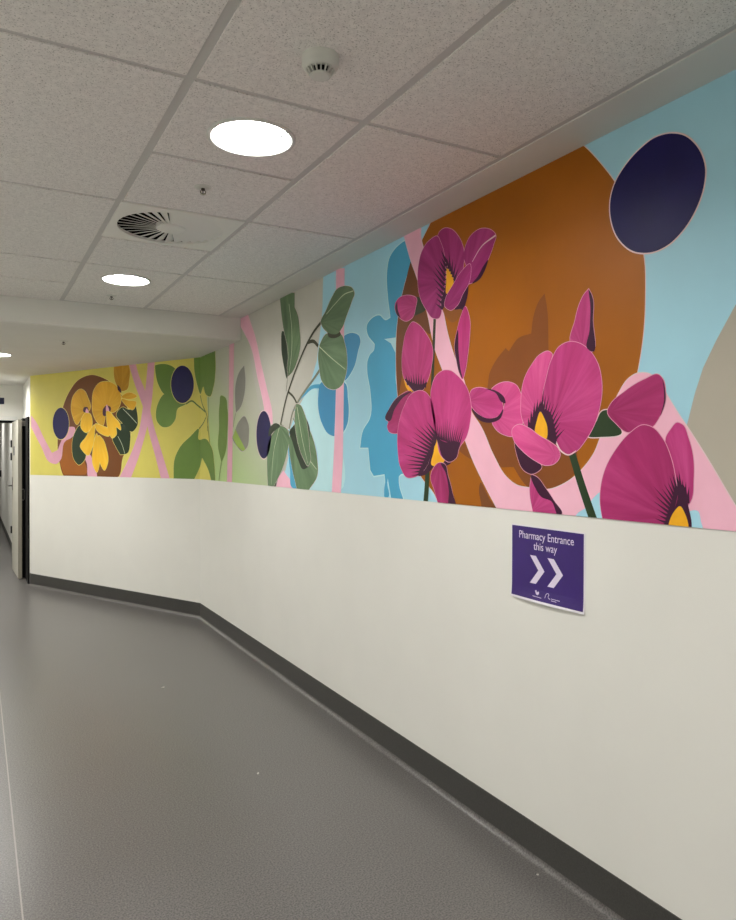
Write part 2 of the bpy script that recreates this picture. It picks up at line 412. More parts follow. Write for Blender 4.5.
bm = bmesh.new(); L8 = Vector((0.0, 17.2, ZL)); holed(bm, XL, DX, YD+0.07, 15.3, L4, LAMP_R+0.004, ZL); holed(bm, XL, DX, 15.3, YF, L8, LAMP_R+0.004, ZL)  # L8: another unseen lamp, put in to light the far corridor wall
struct('ceiling_corridor', bm, 'ceiling_plaster')

# ------------------------------------------------------------------ downlights
def lamp_parts(root):
    bm = bmesh.new(); lathe(bm, [(LAMP_R+0.016, 0.0), (LAMP_R+0.016, -0.004), (LAMP_R+0.010, -0.007), (LAMP_R, -0.006), (LAMP_R-0.002, 0.0)])
    link('trim_ring', bm, 'trim_white', root)
    bm = bmesh.new(); lathe(bm, [(LAMP_R-0.002, 0.0), (LAMP_R-0.006, 0.046)])
    link('reflector', bm, 'trim_white', root)
    bm = bmesh.new(); lathe(bm, [(LAMP_R-0.006, 0.046), (LAMP_R-0.007, 0.0445), (LAMP_R-0.012, 0.0445), (LAMP_R-0.013, 0.047)])
    link('retaining_ring', bm, 'grey_void', root)
    bm = bmesh.new(); lathe(bm, [(0.001, 0.0465), (LAMP_R-0.0125, 0.0465)], cap0=False)
    bmesh.ops.recalc_face_normals(bm, faces=bm.faces[:])
    for f in bm.faces:
        if f.normal.z > 0: f.normal_flip()
    link('light_diffuser', bm, 'lamp_glow', root)
    bm = bmesh.new(); lathe(bm, [(LAMP_R-0.005, 0.048), (LAMP_R-0.005, 0.09), (LAMP_R-0.03, 0.10)], cap1=True)
    link('housing', bm, 'steel', root)
def copy_thing(o, name, label, loc, group):
    r = o.copy(); C.objects.link(r); r.name = name; r.location = loc; r['label'] = label
    for ch in list(o.children):
        k = ch.copy(); C.objects.link(k); k.parent = r
    return r
G = 'round recessed ceiling downlights'
lamp = thing('ceiling_downlight', 'nearest and largest lit round downlight, next to the smoke detector', 'ceiling light', (Ltop[0][0], Ltop[0][1], ZC), G)
lamp_parts(lamp)
copy_thing(lamp, 'ceiling_downlight', 'lit round downlight in the tile beyond the swirl air vent', (Ltop[1][0], Ltop[1][1], ZC), G)
copy_thing(lamp, 'ceiling_downlight', 'lit round downlight in the lower plaster ceiling, at the left edge of the photo', (L3.x, L3.y, ZL), G)
copy_thing(lamp, 'ceiling_downlight', 'lit round downlight in the tiled ceiling directly overhead, out of view', (extra[0][0], extra[0][1], ZC), G)
copy_thing(lamp, 'ceiling_downlight', 'lit round downlight at the rear of the tiled ceiling, out of view behind', (extra[1][0], extra[1][1], ZC), G)

for (lx, ly), wh in zip(side, ('behind the viewer', 'level with the nearest one', 'level with the air vent')):
    copy_thing(lamp, 'ceiling_downlight', 'added fill downlight in the left tiled ceiling, %s, out of view' % wh, (lx, ly, ZC), G)
copy_thing(lamp, 'ceiling_downlight', 'added fill downlight in the lower plaster ceiling just before the doorway, out of view', (L5.x, L5.y, ZL), G)
copy_thing(lamp, 'ceiling_downlight', 'added fill downlight in the lower plaster ceiling left of the photo edge, out of view', (L6.x, L6.y, ZL), G)
copy_thing(lamp, 'ceiling_downlight', 'added fill downlight in the lower ceiling by the left wall and doorway, out of view', (L7.x, L7.y, ZL), G)
copy_thing(lamp, 'ceiling_downlight', 'added fill downlight in the corridor just beyond the far doorway, out of view', (L4.x, L4.y, ZL), G)
copy_thing(lamp, 'ceiling_downlight', 'added fill downlight far down the corridor beyond the doorway, out of view', (L8.x, L8.y, ZL), G)

# ------------------------------------------------------------------ swirl diffuser
vent = thing('air_vent', 'square white ceiling air vent with a round swirl of radial blades', 'air vent', (vent_c[0], vent_c[1], ZC))
h = T/2-0.010; R0_, R1_ = 0.072, 0.258
bm = bmesh.new()
an = sorted([2*PI*i/64 for i in range(64)])
def edq(t):
    dx, dy = math.cos(t), math.sin(t); k = h/max(abs(dx), abs(dy)); return dx*k, dy*k
for i, t in enumerate(an):
    t2 = an[(i+1) % 64]; e1, e2 = edq(t), edq(t2)
    c1 = (R1_*math.cos(t), R1_*math.sin(t)); c2 = (R1_*math.cos(t2), R1_*math.sin(t2))
    quad(bm, [(*e1, -0.002), (*e2, -0.002), (*c2, -0.002), (*c1, -0.002)])
    quad(bm, [(*c1, -0.002), (*c2, -0.002), (*c2, 0.012), (*c1, 0.012)])
    quad(bm, [(*e1, -0.002), (*e2, -0.002), (*e2, 0.012), (*e1, 0.012)])
bmesh.ops.recalc_face_normals(bm, faces=bm.faces[:])
link('face_plate', bm, 'diffuser_white', vent)
bm = bmesh.new(); lathe(bm, [(0.002, -0.004), (R0_-0.006, -0.004), (R0_, -0.001), (R0_, 0.02)], cap0=True); link('hub', bm, 'diffuser_white', vent)
bm = bmesh.new(); lathe(bm, [(R1_+0.012, 0.013), (R1_+0.012, 0.20), (0.002, 0.20)]); link('plenum', bm, 'dark_void', vent)
NBL = 32; TILT = math.radians(-19)
bm = bmesh.new()
def blade_bm():
    bm = bmesh.new()
    for k in range(2):
        pass
    pts = []
    for r_, w in ((R0_-0.002, 0.0066), (R1_+0.004, 0.0240)):
        dx, dz = w*math.cos(TILT), w*math.sin(TILT)
        za, zb_ = 0.004, 0.004+2*abs(dz)
        pts.append([(r_, -dx, zb_ if dz < 0 else za), (r_, dx, za if dz < 0 else zb_)])
    th = 0.0012
    (a, b), (c, d) = pts
    vs = [bm.verts.new((p[0], p[1], p[2]+q)) for p in (a, b, d, c) for q in (-th, th)]
    for q in ((0, 2, 4, 6), (7, 5, 3, 1), (0, 1, 3, 2), (2, 3, 5, 4), (4, 5, 7, 6), (6, 7, 1, 0)): bm.faces.new([vs[i] for i in q])
    bmesh.ops.recalc_face_normals(bm, faces=bm.faces[:])
    return bm
bl = link('blade', blade_bm(), 'diffuser_white', vent)
for i in range(1, NBL):
    c = bl.copy(); C.objects.link(c); c.parent = vent; c.rotation_euler = (0, 0, 2*PI*i/NBL)

# ------------------------------------------------------------------ smoke detector
p = on_z(320.5, 57, ZC)
sd = thing('smoke_detector', 'round white smoke detector with black slots on the ceiling tile', 'smoke detector', (p.x, p.y, ZC))
bm = bmesh.new(); lathe(bm, [(0.054, 0.0), (0.054, -0.012), (0.0525, -0.014), (0.0525, -0.026), (0.049, -0.033), (0.041, -0.037)], cap1=True); link('base', bm, 'white_plastic', sd)
bm = bmesh.new(); lathe(bm, [(0.031, -0.036), (0.026, -0.052)], cap1=True); link('sensor_chamber', bm, 'dark_void', sd)
bm = bmesh.new(); lathe(bm, [(0.030, -0.0515), (0.029, -0.0555), (0.024, -0.0575)], cap0=True, cap1=True); link('cap', bm, 'white_plastic', sd)
rib_bm = bmesh.new()
vs = []
for (r_, z_) in ((0.042, -0.036), (0.0275, -0.036), (0.0245, -0.053), (0.0305, -0.053), (0.0365, -0.046)):
    vs.append([rib_bm.verts.new((r_, y, z_)) for y in (-0.0016, 0.0016)])
for k in range(5): rib_bm.faces.new((vs[k][0], vs[(k+1) % 5][0], vs[(k+1) % 5][1], vs[k][1]))
rib_bm.faces.new([v[0] for v in vs][::-1]); rib_bm.faces.new([v[1] for v in vs])
bmesh.ops.recalc_face_normals(rib_bm, faces=rib_bm.faces[:])
rib = link('rib', rib_bm, 'white_plastic', sd)
for i in range(1, 16):
    c = rib.copy(); C.objects.link(c); c.parent = sd; c.rotation_euler = (0, 0, 2*PI*i/16)

# ------------------------------------------------------------------ sprinklers
def sprinkler_parts(root):
    bm = bmesh.new(); lathe(bm, [(0.036, 0.0), (0.035, -0.003), (0.022, -0.007), (0.011, -0.007)], 32, cap1=True); link('escutcheon', bm, 'white_plastic', root)
    bm = bmesh.new(); lathe(bm, [(0.008, -0.006), (0.008, -0.014)], 16, cap1=True)
    for s in (-1, 1): tube(bm, [(0.006*s, 0, -0.013), (0.012*s, 0, -0.019), (0.010*s, 0, -0.026), (0.002*s, 0, -0.0295)], 0.0022, 6)
    link('frame', bm, 'brass_dark', root)
    bm = bmesh.new(); tube(bm, [(0, 0, -0.014), (0, 0, -0.029)], 0.0022, 8); link('bulb', bm, 'dark_void', root)
    bm = bmesh.new()
    for k in range(10):
        a0, a1 = 2*PI*k/10-0.2, 2*PI*k/10+0.2
        quad(bm, [(0.003*math.cos(a0), 0.003*math.sin(a0), -0.030), (0.013*math.cos(a0), 0.013*math.sin(a0), -0.031), (0.013*math.cos(a1), 0.013*math.sin(a1), -0.031), (0.003*math.cos(a1), 0.003*math.sin(a1), -0.030)])
    lathe(bm, [(0.005, -0.029), (0.005, -0.032)], 16, cap0=True, cap1=True); link('deflector', bm, 'chrome', root)
GS = 'ceiling fire sprinklers'
p = on_z(203, 187, ZC)
spk = thing('fire_sprinkler', 'small fire sprinkler in the tile between the near downlight and the air vent', 'sprinkler', (p.x, p.y, ZC), GS); sprinkler_parts(spk)
p = on_z(111.5, 295.5, ZC); copy_thing(spk, 'fire_sprinkler', 'small fire sprinkler in the tile beyond the second downlight, by the bulkhead', (p.x, p.y, ZC), GS)
p = on_z(63.5, 341, ZL); copy_thing(spk, 'fire_sprinkler', 'small fire sprinkler in the lower plaster ceiling above the yellow painting', (p.x, p.y, ZL), GS)

# ------------------------------------------------------------------ doorway, door, far signs
# frame of the opening
bm = bmesh.new()
box(bm, DXL-0.05, DXR+0.02, YD-0.02, YD+0.16, DZ-0.045, DZ+0.012, 0)
box(bm, DXL-0.05, DXL, YD-0.02, YD+0.16, 0, DZ-0.045, 0)
struct('trim_2', bm, 'trim_white')
bm = bmesh.new(); box(bm, DXL, DXR, YD-0.028, YD+0.168, DZ-0.075, DZ-0.045); struct('trim_3', bm, 'dark_void')
# black boxes standing in for the shaded gap between open door and return wall
bm = bmesh.new(); box(bm, EX-0.052, EX-0.0005, 10.42, YD-0.03, 0.0, 2.085, 0)
box(bm, EX-0.022, EX-0.0005, 9.90, 10.418, 0.0, 2.085, 0)
struct('gap_fill', bm, 'gap_black')
# open leaf, hinged on the far side
lw, lh, lt = 0.93, 2.06, 0.045
ld = thing('corridor_door', 'pale door leaf standing open against the wall at the far left', 'door', (0.498, YD-0.01, 0.0), rz=math.radians(2.2))
bm = bmesh.new(); box(bm, -lt/2+0.004, lt/2-0.004, -lw+0.004, 0, 0.012, lh, 0); link('leaf', bm, 'door_leaf_paint', ld)
bm = bmesh.new(); box(bm, -lt/2, lt/2, -lw, -lw+0.0035, 0.010, lh+0.002); o = link('edge_strip', bm, 'door_edge', ld)
bm = bmesh.new(); box(bm, lt/2-0.0035, lt/2-0.001, -lw+0.004, -0.01, 0.015, lh-0.004); link('back_panel', bm, 'gap_black', ld)['label'] = 'black back face'
bm = bmesh.new(); yh = -lw+0.075
tube(bm, [(lt/2-0.004, yh, 1.02), (lt/2+0.028, yh, 1.02), (lt/2+0.034, yh, 1.028), (lt/2+0.034, yh, 1.152), (lt/2+0.028, yh, 1.16), (lt/2-0.004, yh, 1.16)], 0.0055, 10)
link('pull_handle', bm, 'steel', ld)
for z in (1.76, 1.58, 0.56):
    bm = bmesh.new(); tube(bm, [(-lt/2-0.006, 0.004, z-0.05), (-lt/2-0.006, 0.004, z+0.05)], 0.008, 10); box(bm, -lt/2-0.001, -lt/2+0.0045, -0.035, 0.0, z-0.05, z+0.05)
    link('hinge', bm, 'grey_void', ld)
bm = bmesh.new(); box(bm, -lt/2-0.004, -lt/2+0.0045, -0.16, -0.10, 1.12, 1.30, 0, 0.0015); lockp = link('lock_plate', bm, 'steel', ld)
bm = bmesh.new(); tube(bm, [(-lt/2-0.002, -0.13, 1.18), (-lt/2-0.045, -0.13, 1.18), (-lt/2-0.05, -0.14, 1.18), (-lt/2-0.05, -0.24, 1.18)], 0.009, 10); link('lever', bm, 'steel', lockp)
bm = bmesh.new(); box(bm, -lt/2+0.002, -lt/2+0.0047, -0.40, -0.28, 1.60, 1.72); link('notice', bm, 'sign_navy', ld)
# door closer arm at the top of the leaf
bm = bmesh.new(); box(bm, lt/2-0.002, lt/2+0.046, -lw+0.03, -lw+0.26, lh-0.075, lh-0.012, 0, 0.004); link('door_closer', bm, 'steel', ld)

bm = bmesh.new(); box(bm, 0.05, 0.385, YD-0.006, YD-0.0005, 2.31, 2.40)
sg = link('overhead_sign', bm, 'sign_navy'); tag(sg, 'dark navy rectangular sign on the wall above the far doorway', 'sign')
bm = bmesh.new(); box(bm, XR2-0.03, XR2+0.003, 18.2, 18.5, 1.10, 1.24, 0, 0.004)
cr_ = link('card_reader', bm, 'grey_void'); tag(cr_, 'small black box on the white wall of the corridor beyond the doorway', 'wall box')

# ------------------------------------------------------------------ scraps on the floor
def scrap(u, v, size, rz, label):
    p = on_z(u, v, 0.004); bm = bmesh.new(); n = 9
    top = [bm.verts.new((size*(0.7+0.5*random.random())*math.cos(2*PI*k/n), size*0.6*(0.7+0.5*random.random())*math.sin(2*PI*k/n), 0.0015+0.003*random.random())) for k in range(n)]
    bot = [bm.verts.new((v_.co.x*0.8, v_.co.y*0.8, 0.0)) for v_ in top]
    bm.faces.new(top); bm.faces.new(bot[::-1])
    for k in range(n): bm.faces.new((bot[k], bot[(k+1) % n], top[(k+1) % n], top[k]))
    o = link('paper_scrap', bm, 'scrap_white'); o.location = (p.x, p.y, 0.0005); o.rotation_euler = (0, 0, rz); tag(o, label, 'scrap', 'white scraps on the floor'); return o
scrap(163, 687, 0.016, 0.3, 'tiny white scrap on the grey floor, farthest from the viewer')
scrap(258, 773, 0.010, 1.0, 'tiny white scrap on the grey floor, in the middle of the walkway')
scrap(537.5, 874, 0.005, 2.0, 'tiny white speck on the floor close to the skirting, below the purple sign')

# ------------------------------------------------------------------ the purple paper sign
def wallA(u, v, off=0.0):
    d = ray(u, v); t = (DX-off)/d.x; q = EYE+d*t; return q
def bilin(a, b, s, t): return None
tl, tr = wallA(512, 524), wallA(585.5, 532.5); bl_, br = wallA(512, 597), wallA(585.5, 613)
zt = (tl.z+tr.z)/2; zb = (bl_.z+br.z)/2; ya, yb2 = tl.y, tr.y      # ya far (left), yb2 near (right)
SW, SH = ya-yb2, zt-zb
sign = thing('wall_sign', 'purple paper sign with white lettering and two chevrons taped to the white wall', 'sign', (DX, yb2, zb))
def curl(t, s=0.5):   # how far the sheet stands off the wall at height t (0 bottom)
    k = max(0.0, 0.22-t)/0.22
    return 0.0016+0.011*k*k*(0.35+0.65*math.sin(PI*min(1, max(0, s))))
def sp3(s, t, off=0.0):   # s from left, t from bottom -> local to the sign
    return (-(curl(t, s)+off), SW*(1-s), SH*t)
def sheet(bm, s0, s1, t0, t1, off, th=0.0005, n=14):
    g = [[[bm.verts.new(sp3(s0+(s1-s0)*i/n, t0+(t1-t0)*j/n, off-th*k)) for k in (0, 1)] for j in range(n+1)] for i in range(n+1)]
    for i in range(n):
        for j in range(n):
            for k in (0, 1): bm.faces.new((g[i][j][k], g[i+1][j][k], g[i+1][j+1][k], g[i][j+1][k]))
    for i in range(n):
        for j in (0, n): bm.faces.new((g[i][j][0], g[i+1][j][0], g[i+1][j][1], g[i][j][1])); bm.faces.new((g[j][i][0], g[j][i+1][0], g[j][i+1][1], g[j][i][1]))
    bmesh.ops.recalc_face_normals(bm, faces=bm.faces[:])
bm = bmesh.new(); sheet(bm, 0, 1, 0, 1, 0); paper = link('paper', bm, 'paper_white', sign)
bm = bmesh.new(); sheet(bm, 0.010, 0.985, 0.028, 0.985, 0.0006); link('print_field', bm, 'sign_purple', sign)
def flat(name, polys, mat, off=0.0012):
    bm = bmesh.new()
    for pl in polys: bm.faces.new([bm.verts.new(sp3(s, t, off)) for s, t in pl])
    bmesh.ops.recalc_face_normals(bm, faces=bm.faces[:])
    for f in bm.faces:
        if f.normal.x > 0: f.normal_flip()
    return link(name, bm, mat, sign)
def chev(x, y, w, hh, arm): return [(x, y+hh), (x+arm, y+hh), (x+w, y), (x+arm, y-hh), (x, y-hh), (x+w-arm, y)]
for x, y in ((0.278, 0.425), (0.524, 0.425)): flat('chevron', [chev(x, y, 0.205, 0.186, 0.085)], 'sign_lilac')
def text(body, s, t, size, name, sx=1.0, bold=0.0):
    cu = bpy.data.curves.new(name, 'FONT'); cu.body = body; cu.size = size; cu.align_x = 'CENTER'; cu.offset = bold
    o = bpy.data.objects.new(name, cu); C.objects.link(o)
    bpy.context.view_layer.update()
    me = bpy.data.meshes.new_from_object(o.evaluated_get(bpy.context.evaluated_depsgraph_get()))
    bpy.data.objects.remove(o); bpy.data.curves.remove(cu)
    for v in me.vertices:
        ss, tt = s+v.co.x*sx/SW, t+v.co.y/SH
        v.co = sp3(ss, tt, 0.0012)
    me.materials.append(M('sign_lilac'))
    q = bpy.data.objects.new(name, me); C.objects.link(q); q.parent = sign
    return q
text('Pharmacy Entrance', 0.49, 0.826, 0.0435, 'lettering', 0.92, 0.0001)
text('this way', 0.49, 0.692, 0.0435, 'lettering', 0.92, 0.0001)
# small emblem with a line of print, and a looped mark with two lines of print
def stroke(pts, w):
    out = []
    for (a, b), (c, d) in zip(pts, pts[1:]):
        L = math.hypot((c-a)*SW, (d-b)*SH); nx, ny = -(d-b)*SH/L*w/SW, (c-a)*SW/L*w/SH
        out.append([(a-nx, b-ny), (c-nx, d-ny), (c+nx, d+ny), (a+nx, b+ny)])
    return out
em = [[(0.325, 0.185), (0.345, 0.195), (0.352, 0.165), (0.372, 0.182), (0.385, 0.172), (0.380, 0.145), (0.362, 0.132), (0.345, 0.142)]]
em += stroke([(0.300, 0.112), (0.345, 0.110)], 0.0011)+stroke([(0.350, 0.110), (0.425, 0.107)], 0.0011)
flat('emblem', [[(a+0.030, b-0.035) for a, b in pl] for pl in em], 'sign_lilac')
lp = [(0.462, 0.118), (0.468, 0.158), (0.485, 0.185), (0.505, 0.183), (0.512, 0.165), (0.500, 0.150), (0.512, 0.128), (0.535, 0.118)]
flat('looped_mark', [[(a+0.038, b-0.035) for a, b in pl] for pl in stroke(lp, 0.0012)+stroke([(0.545, 0.128), (0.66, 0.126)], 0.0011)+stroke([(0.548, 0.106), (0.62, 0.104)], 0.0011)], 'sign_lilac')

# ------------------------------------------------------------------ the mural, painted on the right and far walls
# Outlines are laid out on the wall itself: s = metres along the wall from the bend (+ towards the viewer), z = height.
mural = bpy.data.objects.new('mural', None); C.objects.link(mural); mural.location = (DX, YC, ZM); mural.empty_display_size = 0.1
tag(mural, 'long painted mural of flowers, leaves and circles along the upper half of the wall', 'mural')
CR = {'p': (0, 0, 1.0), 'A1': (24, 350, 92/651), 'A2': (110, 340, 92/564), 'A3': (190, 300, 92/445), 'A4': (260, 270, 104/736), 'A5': (260, 380, 104/736),
      'A6': (355, 220, 150/736), 'A7': (355, 360, 150/736), 'A8': (470, 280, 150/736), 'B1': (470, 390, 150/736), 'B2': (586, 340, 150/690),
      'B3': (586, 60, 150/690), 'Z6': (25, 350, 120/736), 'Z7': (140, 340, 120/736)}
def pts(crop, *xy):
    ox, oy, k = CR[crop]; return [(ox+x*k, oy+y*k) for x, y in xy]
LAY = 0.0003
def to_wall(u, v, lv):
    off = 0.0006+lv*LAY
    d = ray(u, v); q = EYE+d*((DX-off)/d.x)
    yb = YC-off*0.23
    if d.x > 1e-6 and q.y <= yb: return (YC-q.y, q.z)
    n = Vector((nB.x, nB.y, 0)); o = Vector((DX, YC, 0))+n*off
    t = (o-EYE).dot(n)/d.dot(n); q = EYE+d*t
    return (-((q.x-DX)*dB.x+(q.y-YC)*dB.y), q.z)
def place(s, z, lv):
    off = 0.0006+lv*LAY
    if s >= 0: return Vector((DX-off, YC-s, z))-Vector((DX, YC, ZM))
    return Vector((DX-dB.x*s+nB.x*off, YC-dB.y*s+nB.y*off, z))-Vector((DX, YC, ZM)) if False else Vector((DX+dB.x*(-s)+nB.x*off, YC+dB.y*(-s)+nB.y*off, z))-Vector((DX, YC, ZM))
def smooth_loop(P, closed=True, seg=6, sharp=()):
    n = len(P); out = []
    rng = range(n if closed else n-1)
    for i in rng:
        p1, p2 = P[i], P[(i+1) % n]
        p0 = P[i-1] if (closed or i > 0) else p1
        p3 = P[(i+2) % n] if (closed or i+2 < n) else p2
        if i in sharp: p0 = p1
        if (i+1) % n in sharp: p3 = p2
        # centripetal-like tangents, limited so that long-short neighbours do not overshoot
        L = math.dist(p1, p2)+1e-9
        def tan(a, b, c):
            la, lb = math.dist(a, b), math.dist(b, c)
            if la < 1e-9 or lb < 1e-9: return ((c[0]-a[0])/(la+lb+1e-9), (c[1]-a[1])/(la+lb+1e-9))
            ux, uy = (b[0]-a[0])/la, (b[1]-a[1])/la; wx, wy = (c[0]-b[0])/lb, (c[1]-b[1])/lb
            tx, ty = ux*lb+wx*la, uy*lb+wy*la; m = (la+lb)
            return (tx/m, ty/m)
        t1, t2 = tan(p0, p1, p2), tan(p1, p2, p3)
        for k in range(seg):
            t = k/seg; h1 = 2*t**3-3*t*t+1; h2 = t**3-2*t*t+t; h3 = -2*t**3+3*t*t; h4 = t**3-t*t
            out.append((h1*p1[0]+h2*L*t1[0]+h3*p2[0]+h4*L*t2[0], h1*p1[1]+h2*L*t1[1]+h3*p2[1]+h4*L*t2[1]))
    if not closed: out.append(P[-1])
    return out
def area(P): return 0.5*sum(P[i-1][0]*P[i][1]-P[i][0]*P[i-1][1] for i in range(len(P)))
def offset(P, w):
    n = len(P); sg = 1 if area(P) > 0 else -1; out = []
    for i in range(n):
        a, b, c = P[i-1], P[i], P[(i+1) % n]
        l1, l2 = math.dist(a, b) or 1e-9, math.dist(b, c) or 1e-9
        n1 = ((b[1]-a[1])/l1, -(b[0]-a[0])/l1); n2 = ((c[1]-b[1])/l2, -(c[0]-b[0])/l2)
        m = (n1[0]+n2[0], n1[1]+n2[1]); L = math.hypot(*m)
        if L < 0.2: m, k = n1, 1.0
        else: m = (m[0]/L, m[1]/L); k = 1/max(0.55, m[0]*n1[0]+m[1]*n1[1])
        out.append((b[0]+sg*w*k*m[0], b[1]+sg*w*k*m[1]))
    return out
def clip(P, f):
    out = []
    for i in range(len(P)):
        a, b = P[i-1], P[i]; fa, fb = f(a), f(b)
        if (fa >= 0) != (fb >= 0):
            t = fa/(fa-fb); out.append((a[0]+(b[0]-a[0])*t, a[1]+(b[1]-a[1])*t))
        if fb >= 0: out.append(b)
    return out
SB = YC-YB
def zlow(s): return 1.376+0.0042*s      # the painted edge dips a little towards the far end
def put(bm, P, lv, mi, base=None):
    """clip an outline to the painted band and to each stretch of wall, then fill it"""
    uvl = bm.loops.layers.uv.get('petal') or bm.loops.layers.uv.new('petal')
    for lo, hi, top in ((-LB+0.001, 0.0, ZL-0.0005), (0.0, SB, ZL-0.0005), (SB, 12.0, ZC-0.0005)):
        Q = clip(P, lambda q: q[0]-lo); Q = clip(Q, lambda q: hi-q[0]) if Q else Q
        Q = clip(Q, lambda q: q[1]-zlow(q[0])) if Q else Q; Q = clip(Q, lambda q: top-q[1]) if Q else Q
        R = []
        for q in Q:
            if not R or math.dist(q, R[-1]) > 2e-4: R.append(q)
        while len(R) > 2 and math.dist(R[0], R[-1]) < 2e-4: R.pop()
        if len(R) < 3 or abs(area(R)) < 1e-6: continue
        e = -1e-6 if hi == 0.0 else 0.0
        vs = [bm.verts.new(place(min(q[0], -1e-6) if hi == 0.0 else max(q[0], 0.0), q[1], lv)) for q in R]
        if base:
            bx, bz, ax, az = base; uvs = [((q[0]-bx)*az-(q[1]-bz)*ax, (q[0]-bx)*ax+(q[1]-bz)*az) for q in R]
        else: uvs = R
        want = Vector((-1, 0, 0)) if hi > 0 else Vector((nB.x, nB.y, 0))
        for tri in tessellate_polygon([[Vector((q[0], q[1], 0)) for q in R]]):
            if len({*tri}) < 3: continue
            idx = list(tri)
            a, b, c = (vs[i].co for i in idx)
            nrm = (b-a).cross(c-a)
            if nrm.length < 1e-10: continue
            if nrm.dot(want) < 0: idx.reverse()
            try: f = bm.faces.new([vs[i] for i in idx])
            except ValueError: continue
            f.material_index = mi
            for l, i in zip(f.loops, idx): l[uvl].uv = uvs[i]
class Patch:
    """one painted part: several filled outlines in one mesh"""
    def __init__(self): self.bm = bmesh.new(); self.mats = []
    def mi(self, m):
        if m not in self.mats: self.mats.append(m)
        return self.mats.index(m)
    def fill(self, P, mat, lv, smooth=True, line=None, lw=0.004, base=None, sharp=()):
        if smooth: P = smooth_loop(P, True, 6, sharp)
        W = [to_wall(u, v, lv) for u, v in P]
        if line: put(self.bm, offset(W, lw), lv-0.5, self.mi(line))
        bs = None
        if base:
            bx, bz = to_wall(*base, lv); cx = sum(w[0] for w in W)/len(W); cz = sum(w[1] for w in W)/len(W)
            L = math.hypot(cx-bx, cz-bz) or 1; bs = (bx, bz, (cx-bx)/L, (cz-bz)/L)
        put(self.bm, W, lv, self.mi(mat), bs); return self
    def line(self, P, width, mat, lv, w1=None, line=None):
        """a painted stem: a ribbon of given width in metres along a curve"""
        w1 = width if w1 is None else w1
        W = [to_wall(u, v, lv) for u, v in smooth_loop(P, False, 6)]
        L_, R_ = [], []
        for i, q in enumerate(W):
            a, b = W[max(0, i-1)], W[min(len(W)-1, i+1)]; d = math.dist(a, b) or 1
            nx, nz = -(b[1]-a[1])/d, (b[0]-a[0])/d; w = (width+(w1-width)*i/(len(W)-1))/2
            L_.append((q[0]+nx*w, q[1]+nz*w)); R_.append((q[0]-nx*w, q[1]-nz*w))
        P2 = L_+R_[::-1]
        if line: put(self.bm, offset(P2, 0.005), lv-0.5, self.mi(line))
        put(self.bm, P2, lv, self.mi(mat)); return self
    def ellipse(self, c, rx, ry, mat, lv, rot=0, line=None, lw=0.006):
        P = [(c[0]+rx*math.cos(t)*math.cos(rot)-ry*math.sin(t)*math.sin(rot), c[1]+rx*math.cos(t)*math.sin(rot)+ry*math.sin(t)*math.cos(rot)) for t in [2*PI*i/64 for i in range(64)]]
        return self.fill(P, mat, lv, False, line, lw)
    def spikes(self, A, B, n, d0, d1, l0, l1, lv, mat='plum', wd=2.0, mid=None):
        """throat markings: tapering brush strokes from the line A-B, fanning from direction d0 to d1 (degrees, pixels)"""
        wd = min(wd, 0.5*math.dist(A, B)/(n-1))
        for i in range(n):
            t = i/(n-1); ang = math.radians(d0+(d1-d0)*t); bell = 1-0.45*abs(2*t-1)
            L = (l0+(l1-l0)*t)*bell*(0.7+0.5*random.random())
            x, y = A[0]+(B[0]-A[0])*t, A[1]+(B[1]-A[1])*t
            dx, dy = math.cos(ang), math.sin(ang)
            self.fill([(x-dy*wd-dx*2, y+dx*wd-dy*2), (x+dx*L*0.5-dy*wd*0.35, y+dy*L*0.5+dx*wd*0.35), (x+dx*L, y+dy*L), (x+dx*L*0.5+dy*wd*0.45, y+dy*L*0.5-dx*wd*0.45), (x+dy*wd-dx*2, y-dx*wd-dy*2)], mat, lv+0.15*(i % 2), False)
        return self
    def done(self, name, parent=None):
        return link(name, self.bm, self.mats, parent or mural)
    
# --- fields of colour
Patch().fill([(10, 330), (208.5, 330), (207, 400), (210, 440), (213, 500), (10, 500)], 'yellow', 0, False).done('yellow_field')
Patch().fill([(208.5, 330), (235, 290), (330, 250), (330, 520), (213, 500), (210, 440), (207, 400)], 'sage_blend', 0, False).done('sage_field')
q = Patch()
q.fill([(269, 500), (269, 472), (266, 440), (258, 400), (250, 360), (249, 320), (245, 290), (345, 250), (345, 520)], 'warm_grey', 1, False)
q.done('grey_field')
q = Patch()
q.fill(pts('A4', (447, 40), (445, 120), (443, 220), (440, 300), (430, 400), (415, 520), (402, 640), (340, 860), (285, 960), (235, 1060), (215, 1120), (205, 1300), (180, 1420), (120, 1535), (110, 1600))+[(420, 540), (1500, 700), (1500, -900), (420, 190)], 'sky_blue', 2, False)
q.fill(pts('A5', (395, 60), (330, 95), (290, 160), (270, 200), (330, 330), (400, 480), (405, 640), (350, 775), (560, 790), (540, 400), (430, 250), (408, 130)), 'pale_blue', 3)
q.done('blue_field')
q = Patch(); q.fill([(1000, 60), (860, 150), (790, 226), (736, 304), (716.4, 340), (703, 368), (694.7, 394), (687, 424.8), (690, 440), (736, 512), (770, 580), (1100, 900), (1500, 400)], 'cool_grey', 3, False); q.done('grey_disc')

